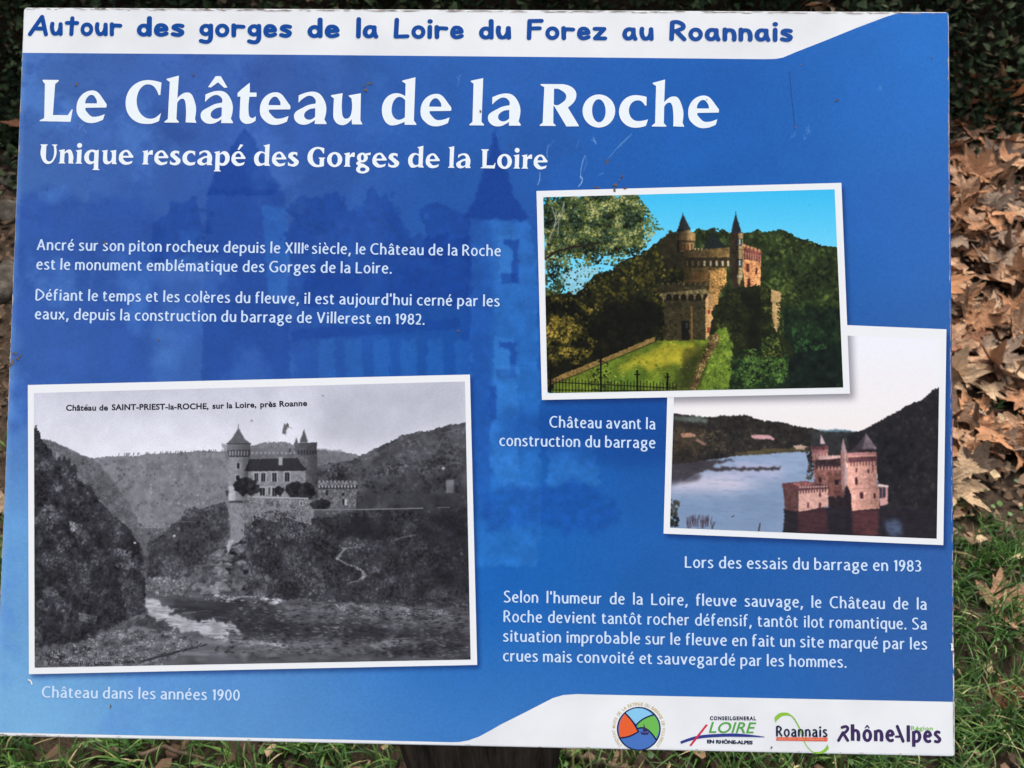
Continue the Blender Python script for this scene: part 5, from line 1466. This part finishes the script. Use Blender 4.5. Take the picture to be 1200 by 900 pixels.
def white_laminate():
    m, t, p = mat("white_laminate", None, .38, .4)
    tc = t.nodes.new("ShaderNodeTexCoord"); n = t.nodes.new("ShaderNodeTexNoise"); n.inputs["Scale"].default_value = 14; n.inputs["Detail"].default_value = 8
    t.links.new(tc.outputs["Object"], n.inputs["Vector"])
    r = t.nodes.new("ShaderNodeValToRGB"); r.color_ramp.elements[0].position = .3; r.color_ramp.elements[0].color = (.74, .745, .745, 1); r.color_ramp.elements[1].position = .6; r.color_ramp.elements[1].color = (.83, .835, .83, 1)
    t.links.new(n.outputs["Fac"], r.inputs[0]); t.links.new(r.outputs[0], p.inputs["Base Color"])
    return m


WL = white_laminate()
# rounded slab, 8 mm thick
TH = .008
bm = bmesh.new()
ol = []
rc = .0035
for cx, cy, a0 in ((BW - rc, BH - rc, 0), (rc, BH - rc, 90), (rc, rc, 180), (BW - rc, rc, 270)):
    for k in range(5):
        a = math.radians(a0 + 22.5 * k); ol.append((cx + rc * math.cos(a), cy + rc * math.sin(a)))
top = [bm.verts.new((x, y, 0)) for x, y in ol]; bot = [bm.verts.new((x, y, -TH)) for x, y in ol]
bm.faces.new(top); bm.faces.new(bot[::-1])
for i in range(len(ol)): j = (i + 1) % len(ol); bm.faces.new((top[i], bot[i], bot[j], top[j]))
edges = [e for e in bm.edges if all(v.co.z == 0 for v in e.verts)]
bmesh.ops.bevel(bm, geom=edges, offset=.0009, segments=2, affect='EDGES')
me = bpy.data.meshes.new("panel"); bm.to_mesh(me); bm.free()
edgem = noise_col("worn_board_edge", [(.35, (.22, .18, .15)), (.55, (.55, .52, .48)), (.7, (.72, .70, .66))], 120, .8, .3, 6, .001)
pn = part("panel", me, WL); pn.data.materials.append(edgem)
for f in pn.data.polygons:
    if abs(f.normal.z) < .5: f.material_index = 1

# printed sheets
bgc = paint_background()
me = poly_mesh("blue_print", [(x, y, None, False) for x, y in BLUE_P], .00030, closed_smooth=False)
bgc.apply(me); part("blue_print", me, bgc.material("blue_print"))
HB = [(29.5, 13.2), (1036, 18.2), (1000, 34.3), (967, 47.7), (933, 61), (917, 67.7), (908, 69.2), (896, 69.5), (650, 67), (340, 64.2), (27.2, 61.9)]
part("header_band", poly_mesh("header_band", [(x, y, None, False) for x, y in HB], .00018, closed_smooth=False), WL)
FB = [(1117.3, 822.8), (890, 818), (700, 814), (676, 813.4), (660, 814.5), (648, 818), (613, 836), (587, 849), (573, 857), (561, 863.4), (549, 867.6), (538, 869.6), (528, 869.8), (400, 866.9), (-3, 858.5), (-3.5, 861.3), (1116.5, 884.6)]
part("footer_band", poly_mesh("footer_band", [(x, y, None, False) for x, y in FB], .00018, closed_smooth=False), WL)

dirtm = noise_col("grime", [(.3, (.05, .035, .025)), (.7, (.22, .17, .13))], 200, .9, .3, 4, .0005)
# brown wear along the top edge and left edge
w_ = Bulk(); rr = random.Random(3)


def blob(B, px, py, rx, ry, z=.0013, n=9, tint=.5, jag=.45):
    cx, cy = uv(px, py); k = 1 / 1205.; z *= .3
    V = [(cx, cy, z)] + [(cx + rx * k * math.cos(a) * (1 - rr.random() * jag), cy + ry * k * math.sin(a) * (1 - rr.random() * jag), z) for a in np.linspace(0, 2 * math.pi, n + 1)[:-1]]
    B.add(V, [(0, i, i % n + 1) for i in range(1, n + 1)], tint)


for i in range(230):
    x = rr.uniform(30, 1105); x = 30 + (x - 30) * rr.random() ** .35 if rr.random() < .3 else x
    y = 8.9 + (x - 27.5) * .0051 + rr.uniform(.6, 2.6)
    blob(w_, x, y, rr.uniform(2, 11), rr.uniform(.25, .6), .0006, 9, rr.uniform(.2, 1))
for i in range(70):
    t = rr.random() ** .7; y = 14 + 850 * t; x = 27.3 - (y - 9) * .0399 + rr.uniform(.7, 1.6)
    blob(w_, x, y, rr.uniform(.2, .5), rr.uniform(2, 9), .0006, 8, rr.uniform(.3, 1))
for i in range(120):
    y = rr.uniform(16, 884); x = 1112.0 + (y - 14) * .0086 - rr.uniform(1.2, 2.2)
    blob(w_, x, y, rr.uniform(.25, .55), rr.uniform(2, 12), .0006, 8, rr.uniform(.45, 1))
for i in range(40):
    x = rr.uniform(0, 70) if i < 22 else rr.uniform(0, 1100); y = 862.6 + x * .0218 - rr.uniform(.8, 2.4)
    blob(w_, x, y, rr.uniform(1, 6), rr.uniform(.3, .8), .0006, 8, rr.uniform(.4, 1))
wearm = attr_mat("edge_wear", [(0, (.12, .10, .09)), (.5, (.34, .28, .23)), (1, (.60, .52, .46))], .85, .2)
o = w_.build("edge_wear", wearm, kind='stuff'); o.parent = board_thing; o.matrix_local = PML

# photographs
WHT, _t, _p = mat("photo_border_white", (.83, .835, .83), .38, .15)


def photo(outer, inner, canvas, z, iname):
    b = part("photograph", poly_mesh("photograph", [(x, y, None, False) for x, y in outer], z, closed_smooth=False), WHT)
    me = poly_mesh("picture", [(x, y, None, False) for x, y in inner], z + .0002, closed_smooth=False)
    canvas.apply(me); part("picture", me, canvas.material(iname), b)
    return b


old = photo(OLD_O, OLD_I, paint_old(), .0006, "old_postcard_print"); old["label"] = "black and white postcard of the castle above the river"
lake = photo(LAK_O, LAK_I, paint_lake(), .0006, "lake_print"); lake["label"] = "pinkish photograph of the castle standing in the lake"
colp = photo(COL_O, COL_I, paint_colour(), .0010, "valley_print"); colp["label"] = "colour photograph of the castle above green lawn and woods"

# lettering
whi = ink("white_ink", (238, 244, 246)); lbl = ink("pale_blue_ink", (206, 226, 248)); cap_b = ink("heading_blue_ink", (14, 74, 152))
ZT = .0009
HEAD = [("Autour", 32.5, 143), ("des", 160, 216), ("gorges", 233, 342), ("de", 360, 398), ("la", 417, 443.5), ("Loire", 461, 543.5), ("du", 561, 599), ("Forez", 617, 711.5), ("au", 729, 766), ("Roannais", 784, 929)]
hy = lambda x: 41.9 + (x - 32) * .00852
part("heading", text_mesh([(t, a, hy(a), b, hy(b)) for t, a, b in HEAD], 'comic', 24.8, 52, z=ZT, name="heading"), cap_b)
TIT = [("Le", 46.6, 124.3), ("Château", 146.4, 424.6), ("de", 447, 528.5), ("la", 550, 610.2), ("Roche", 632.3, 842.3)]
ty = lambda x: 142.1 + (x - 47) * .0113 - 4e-6 * (x - 47) ** 2 + .0006 * (x - 47)
part("title", text_mesh([(t, a, ty(a), b, ty(b)) for t, a, b in TIT], 'bold', 48.6, 60, z=ZT, name="title"), whi)
SUBT = [("Unique", 46.6, 156), ("rescapé", 166.5, 287.4), ("des", 297.4, 350), ("Gorges", 360, 467.6), ("de", 478, 515), ("la", 525, 551.4), ("Loire", 563, 641.3)]
sy = lambda x: 191.4 + (x - 47) * .0113
part("subtitle", text_mesh([(t, a, sy(a), b, sy(b)) for t, a, b in SUBT], 'bold', 22.2, 60, z=ZT, name="subtitle"), whi)


def para(lines, cap, m, w=40, name="paragraph"):
    e = bpy.data.objects.new(name, None); COL.objects.link(e); e.parent = board_thing; e.matrix_local = PML
    for (t, a, ya, b, yb, sp) in lines:
        link("text_line", text_mesh([(t, a, ya, b, yb)], 'reg', cap, w, sp, ZT), m, e)


def para_sup():
    # first line with its small raised e
    e = bpy.data.objects.new("paragraph", None); COL.objects.link(e); e.parent = board_thing; e.matrix_local = PML
    y = lambda x: 293.0 + (x - 43) * .0134
    me = text_mesh([("Ancré sur son piton rocheux depuis le XIII", 43, y(43), 355.5, y(355.5)), ("siècle, le Château de la Roche", 365.5, y(365.5), 586.8, y(586.8))], 'reg', 13.0, 40, 76, ZT)
    link("text_line", me, lbl, e)
    me = text_mesh([("e", 356.8, y(357) - 4.2, 361.6, y(361) - 4.2)], 'reg', 9.0, 40, 76, ZT, "raised_letter"); link("raised_letter", me, lbl, e)
    link("text_line", text_mesh([("est le monument emblématique des Gorges de la Loire.", 42.5, 315.8, 459, 320.6)], 'reg', 13.0, 40, 76, ZT), lbl, e)


para_sup()
para([("Défiant le temps et les colères du fleuve, il est aujourd'hui cerné par les", 41.5, 351.8, 585.5, 359.2, 82), ("eaux, depuis la construction du barrage de Villerest en 1982.", 40.8, 374.0, 497.5, 380.4, 76)], 13.0, lbl)
para([("Château avant la", 643.6, 500.9, 768, 503.2, 76), ("construction du barrage", 585, 522.5, 768, 525.3, 76)], 13.3, lbl, name="caption")
para([("Lors des essais du barrage en 1983", 802.4, 665.2, 1079.5, 669.8, 80)], 13.6, lbl, name="caption")
para([("Selon l'humeur de la Loire, fleuve sauvage, le Château de la", 590.3, 705.8, 1086, 714.6, 148), ("Roche devient tantôt rocher défensif, tantôt ilot romantique. Sa", 590, 728.8, 1086, 737.9, 98),
      ("situation improbable sur le fleuve en fait un site marqué par les", 589.6, 751.7, 1086.4, 761.4, 82), ("crues mais convoité et sauvegardé par les hommes.", 589.3, 774.8, 992, 782.4, 78)], 13.6, lbl)
para([("Château dans les années 1900", 49, 817.2, 281, 820.8, 76)], 13.2, lbl, name="caption")

# writing printed on the old postcard
bki = ink("black_ink", (34, 32, 38))
for t_, a, ya, b, yb in (("Château de", 77.4, 481.2, 126.6, 480.9), ("SAINT-PRIEST-la-ROCHE,", 131, 480.6, 244.5, 479.3), ("sur la Loire,", 249, 479, 300.5, 477.4), ("près Roanne", 305, 477.3, 360, 475.6)):
    link("postcard_lettering", inter_mesh(t_, a, ya, b, yb, 6.9, ZT, .034, 0, "postcard_lettering", 1.05), bki, old)
link("postcard_lettering", inter_mesh("Édition Roy, Lajoye, Roanne", 70, 780.6, 158, 777.6, 5.2, ZT, .01, 0, "postcard_lettering"), bki, old)

# ------------------------------------------------------------------ logos
def emp(label):
    e = bpy.data.objects.new("logo", None); COL.objects.link(e); e.parent = board_thing; e.matrix_local = PML; e["label"] = label
    return e


navy = ink("logo_dark_blue", (22, 30, 62)); purple = ink("logo_purple", (62, 42, 88))
lg = emp("round emblem in four colours with a small boat")
cx, cy = 748.6, 854.1


def arc(a0, a1, r, n=14, c=(cx, cy)):
    return [(c[0] + r * math.cos(math.radians(a)), c[1] - r * math.sin(math.radians(a)), None, False) for a in np.linspace(a0, a1, n)]


L_ = lambda s: zp(s, 710, 815, 12.86)
link("emblem_outline", poly_mesh("emblem_outline", arc(0, 354, 25.7, 48), .0006, closed_smooth=False), navy, lg)
link("emblem_field", poly_mesh("emblem_field", arc(0, 354, 24.2, 48), .0007, closed_smooth=False), ink("emblem_blue", (74, 116, 188)), lg)
link("emblem_field", poly_mesh("emblem_field", L_("290,272 380,380~ 490,540 350,610~ 212,632 195,500~ 225,370~"), .0008), ink("emblem_orange", (232, 98, 50)), lg)
link("emblem_field", poly_mesh("emblem_field", L_("300,262 400,205~ 495,192~ 600,215~ 700,285 560,350~ 460,438 380,350~"), .0008), ink("emblem_light_blue", (138, 200, 234)), lg)
link("emblem_field", poly_mesh("emblem_field", L_("470,440 560,360~ 718,296 785,400~ 800,500~ 752,650 690,560~ 600,505~ 485,495"), .0008), ink("emblem_green", (112, 186, 84)), lg)


def curve_line(pts, w, z, name, m, par):
    P = [p for p in pts]; polys = stroke_polys(P, w, True)
    q = [[[(uv(x, y)[0] * 1000, uv(x, y)[1] * 1000) for x, y in pl]] for pl in polys]
    v, f = tess(q); return link(name, mesh(name, [(a / 1000, b / 1000, z * .3) for a, b in v], f), m, par)


for s in ("285,262 400,390~ 490,545", "455,445 570,350~ 728,288", "485,495 610,505~ 760,670", "205,640 350,615~ 490,545"):
    curve_line(L_(s), 1.7, .0010, "emblem_line", navy, lg)
link("emblem_boat", poly_mesh("emblem_boat", L_("518,545 580,560~ 648,555 625,590~ 545,585~"), .0011), purple, lg)
link("emblem_boat", poly_mesh("emblem_boat", L_("572,420 590,480 625,545 555,545 565,480"), .0011, closed_smooth=False), purple, lg)
ochre = ink("emblem_lettering_ochre", (206, 184, 116))
txt = "SYNDICAT MIXTE DE LA RETENUE DU BARRAGE DE VILLEREST"
GV_ = {}
V = []; F = []
n = len(txt)
cu = bpy.data.curves.new("t", 'FONT')
for i, ch in enumerate(txt):
    if ch == ' ': continue
    cu.body = ch; cu.offset = .012
    ob = bpy.data.objects.new("t", cu); COL.objects.link(ob)
    me = bpy.data.meshes.new_from_object(ob.evaluated_get(bpy.context.evaluated_depsgraph_get())); bpy.data.objects.remove(ob)
    a = math.radians(222 - (i / (n - 1)) * 264); r = 27.6; b = len(V)
    xs = [v.co.x for v in me.vertices]; mid = (min(xs) + max(xs)) / 2
    for v in me.vertices:
        lx = (v.co.x - mid) * 4.5; ly = v.co.y * 5.0
        px = cx + (r + ly) * math.cos(a) + lx * math.sin(a); py = cy - (r + ly) * math.sin(a) + lx * math.cos(a)
        q = uv(px, py); V.append((q[0], q[1], .00018))
    F += [[b + k for k in p.vertices] for p in me.polygons]
link("emblem_lettering", mesh("emblem_lettering", V, F), ochre, lg)

lg = emp("green LOIRE logo with a blue arc and red stroke")
M_ = lambda s: zp(s, 790, 830, 10.909)
link("logo_lettering", inter_mesh("CONSEILGENERAL", 831.9, 843.7, 885.8, 843.9, 4.3, .0006, .05, 0, "logo_lettering", 1.3), navy, lg)
link("logo_lettering", inter_mesh("LOIRE", 830.4, 858.6, 886.4, 859.2, 13.2, .0007, .012, .28, "logo_lettering"), ink("logo_green", (86, 164, 72)), lg)
link("logo_arc", poly_mesh("logo_arc", M_("78,425 300,352~ 600,326~ 850,326~ 1155,364 1155,372 850,366~ 600,366~ 300,392~ 88,456"), .0007), ink("logo_arc_blue", (48, 60, 136)), lg)
link("logo_stroke", poly_mesh("logo_stroke", M_("405,205 432,214 218,484 194,474"), .0009, closed_smooth=False), ink("logo_red", (208, 46, 74)), lg)
link("logo_lettering", inter_mesh("EN RHÔNE-ALPES", 828.5, 870.9, 882.0, 872.2, 4.1, .0006, .055, 0, "logo_lettering"), navy, lg)

lg = emp("Roannais logo with a green loop and orange bar")
N_ = lambda s: zp(s, 900, 828, 15)
gl = ink("loop_green", (142, 192, 64))
link("logo_loop", poly_mesh("logo_loop", N_("112,195 200,118~ 300,105~ 430,165~ 520,290~ 575,400 605,520 640,600 720,730~ 830,800~ 960,770~ 1045,660 1070,740 1000,805~ 890,832~ 760,790~ 670,690~ 620,600 590,520 545,400 490,290~ 400,175~ 280,162~ 190,215~ 125,285"), .0005), gl, lg)
link("logo_lettering", text_mesh([("Roannais", 909.4, 863.0, 969.8, 863.6)], 'reg', 12.3, 52, 60, .0009, "logo_lettering"), navy, lg)
link("logo_bar", poly_mesh("logo_bar", N_("150,538 1048,546 1045,612 142,598"), .0007, closed_smooth=False), ink("logo_orange", (228, 96, 60)), lg)
B_ = Bulk()
for i in range(46):
    if i % 9 == 8: continue
    x = 911.5 + i * 1.25
    u0 = uv(x, 866.8 + i * .012)
    for dx, wx, dy, hy_ in ((0, .00022, 0, .0016), (.00035, .0003, rr.choice((0, .0006, .0012)), .0004)):
        B_.add([(u0[0] + dx, u0[1] + dy, .00027), (u0[0] + dx + wx, u0[1] + dy, .00027), (u0[0] + dx + wx, u0[1] + dy + hy_, .00027), (u0[0] + dx, u0[1] + dy + hy_, .00027)], [(0, 1, 2, 3)], .5)
o = B_.build("logo_small_print", ink("small_print", (250, 190, 160))); o.parent = lg

lg = emp("purple RhôneAlpes logo with small green lettering")
link("logo_lettering", text_mesh([("hône", 997.0, 868.2, 1048.6, 868.9), ("lpes", 1062.4, 869.4, 1103.2, 870.2)], 'reg', 18.6, 66, 60, .0006, "logo_lettering"), purple, lg)
Q_ = lambda s: zp(s, 975, 840, 8.5714)
curve_line(Q_("65,238 110,160"), 3.6, .0006, "logo_letter_stroke", purple, lg)
curve_line(Q_("100,108 135,98~ 158,120~ 140,150~ 112,166 158,238"), 3.4, .0007, "logo_letter_stroke", purple, lg)
curve_line(Q_("655,96 714,246"), 3.6, .0006, "logo_letter_stroke", purple, lg)
curve_line(Q_("642,200 690,200"), 2.6, .0007, "logo_letter_stroke", purple, lg)
link("logo_lettering", inter_mesh("Région", 1067.5, 855.6, 1093.0, 855.9, 4.9, .0006, .02, 0, "logo_lettering", 1.1), ink("region_green", (134, 196, 84)), lg)

# ------------------------------------------------------------------ dirt and scuffs lying over the print
def spot(px, py, rx, ry, n=11, name="dirt_spot", m=None):
    rx *= 1.2; ry *= 1.2
    B = Bulk(); blob(B, px, py, rx, ry, .0016, n, .3, .5)
    for _ in range(3): blob(B, px + rr.uniform(-rx, rx), py + rr.uniform(-ry, ry), rx * .35, ry * .35, .0017, 7, .6)
    o = B.build(name, m or dirtm); o.parent = board_thing; o.matrix_local = PML


for s in ((90, 99, 1.6, 2), (227, 88, 1.4, 1.6), (429, 106, 2.6, 1.6), (434, 98, 2.4, 1.3), (427, 100, 1, 2), (563, 131, 1.2, 1.8), (123, 284, 1.6, 1.8), (537, 388, 2.2, .9), (130, 828, 1.0, 2.4),
          (18, 414, 2.4, 1.2), (21, 420, 2.0, 1.6), (15, 424, 2, 3.5), (12, 428, 1.4, 2), (24, 417, 1.2, 1.8), (721, 217, 3, 1.6), (732, 221, 2, 1.4), (720, 223, 1.6, 2.4), (726, 211, 1, 1.5), (729, 207, .8, 2), (699, 220, 3, .9),
          (980, 118, 1.6, 1.6), (938, 76, .9, .9), (932, 149, .9, 1.6), (1092, 68, .9, .9), (599, 170, .9, .9), (56, 222, 1, 1), (828, 117, .7, .7), (904, 876, 1, 1.2), (337, 498, 1.6, 2.2), (123, 351, .9, .7), (186, 399, .8, 1.2)):
    spot(*s)
flake = ink("white_flake", (245, 240, 228))
curve_line([(33.5, 796.5, None, False), (36, 797.6, None, True), (37.6, 801.5, None, False)], 1.5, .0016, "chipped_spot", flake, None).parent = board_thing
bpy.data.objects["chipped_spot"].matrix_local = PML
for s in ((1115.5, 757, 1.3, 3), (1116, 761, 1.8, 1.6), (1117, 775, .7, 9), (1117.2, 800, .6, 8)): spot(*s, name="chipped_spot", m=flake)

# ------------------------------------------------------------------ post under the board
YF = O.y + .012
xl = on_y(467.5, 879, YF).x; xr = on_y(657, 881, YF).x
PT = .10
bm = bmesh.new(); rp = random.Random(2)
NZ = 14; ring = []
prof = [(xl, YF), (xl + (xr - xl) * .33, YF), (xl + (xr - xl) * .66, YF), (xr, YF), (xr, YF + PT), (xl, YF + PT)]
def top_z(y): return O.z + (y - O.y) * math.tan(TILT) - .012 / math.cos(TILT)
for i in range(NZ + 1):
    row = []
    for x, y in prof:
        zt = top_z(y); z = zt + (-.05 - zt) * i / NZ
        row.append(bm.verts.new((x + rp.uniform(-.0008, .0008), y + rp.uniform(-.0008, .0008), z)))
    ring.append(row)
for a, b in zip(ring[:-1], ring[1:]):
    for k in range(6):
        j = (k + 1) % 6; bm.faces.new((a[k], a[j], b[j], b[k]))
bm.faces.new(ring[0][::-1]); bm.faces.new(ring[-1])
bmesh.ops.recalc_face_normals(bm, faces=bm.faces)
bmesh.ops.bevel(bm, geom=[e for e in bm.edges if abs(e.verts[0].co.z - e.verts[1].co.z) > .01 and min(abs(e.verts[0].co.x - xl), abs(e.verts[0].co.x - xr)) < .003], offset=.004, segments=2, affect='EDGES')
me = bpy.data.meshes.new("post"); bm.to_mesh(me); bm.free()
for v in me.vertices: v.co -= Vector(board_thing.location)
wm, t, p = mat("weathered_post_wood", None, .85, .25)
tc = t.nodes.new("ShaderNodeTexCoord"); mpg = t.nodes.new("ShaderNodeMapping"); mpg.inputs["Scale"].default_value = (90, 90, 4)
t.links.new(tc.outputs["Object"], mpg.inputs[0])
n1 = t.nodes.new("ShaderNodeTexNoise"); n1.inputs["Scale"].default_value = 1.6; n1.inputs["Detail"].default_value = 8; n1.inputs["Roughness"].default_value = .7
t.links.new(mpg.outputs[0], n1.inputs["Vector"])
r = t.nodes.new("ShaderNodeValToRGB"); r.color_ramp.elements[0].position = .38; r.color_ramp.elements[0].color = (.010, .007, .005, 1); r.color_ramp.elements[1].position = .66; r.color_ramp.elements[1].color = (.085, .062, .044, 1)
t.links.new(n1.outputs["Fac"], r.inputs[0]); t.links.new(r.outputs[0], p.inputs["Base Color"])
b = t.nodes.new("ShaderNodeBump"); b.inputs["Strength"].default_value = .8; b.inputs["Distance"].default_value = .004
t.links.new(n1.outputs["Fac"], b.inputs["Height"]); t.links.new(b.outputs[0], p.inputs["Normal"])
link("post", me, wm, board_thing)
# support battens behind the panel
for sx in (.22, .68):
    bm = bmesh.new(); bmesh.ops.create_cube(bm, size=1)
    for v in bm.verts: v.co = Vector((BW * (sx - .05) + (v.co.x + .5) * BW * .2, BH * .5 + v.co.y * .05, -TH - .013 + v.co.z * .024))
    bmesh.ops.bevel(bm, geom=bm.edges[:], offset=.002, segments=1)
    me = bpy.data.meshes.new("support_batten"); bm.to_mesh(me); bm.free(); part("support_batten", me, wm)
print("leaves placed", len(placed), "size", sum(len(o.data.polygons) for o in bpy.data.objects if o.type == 'MESH'))
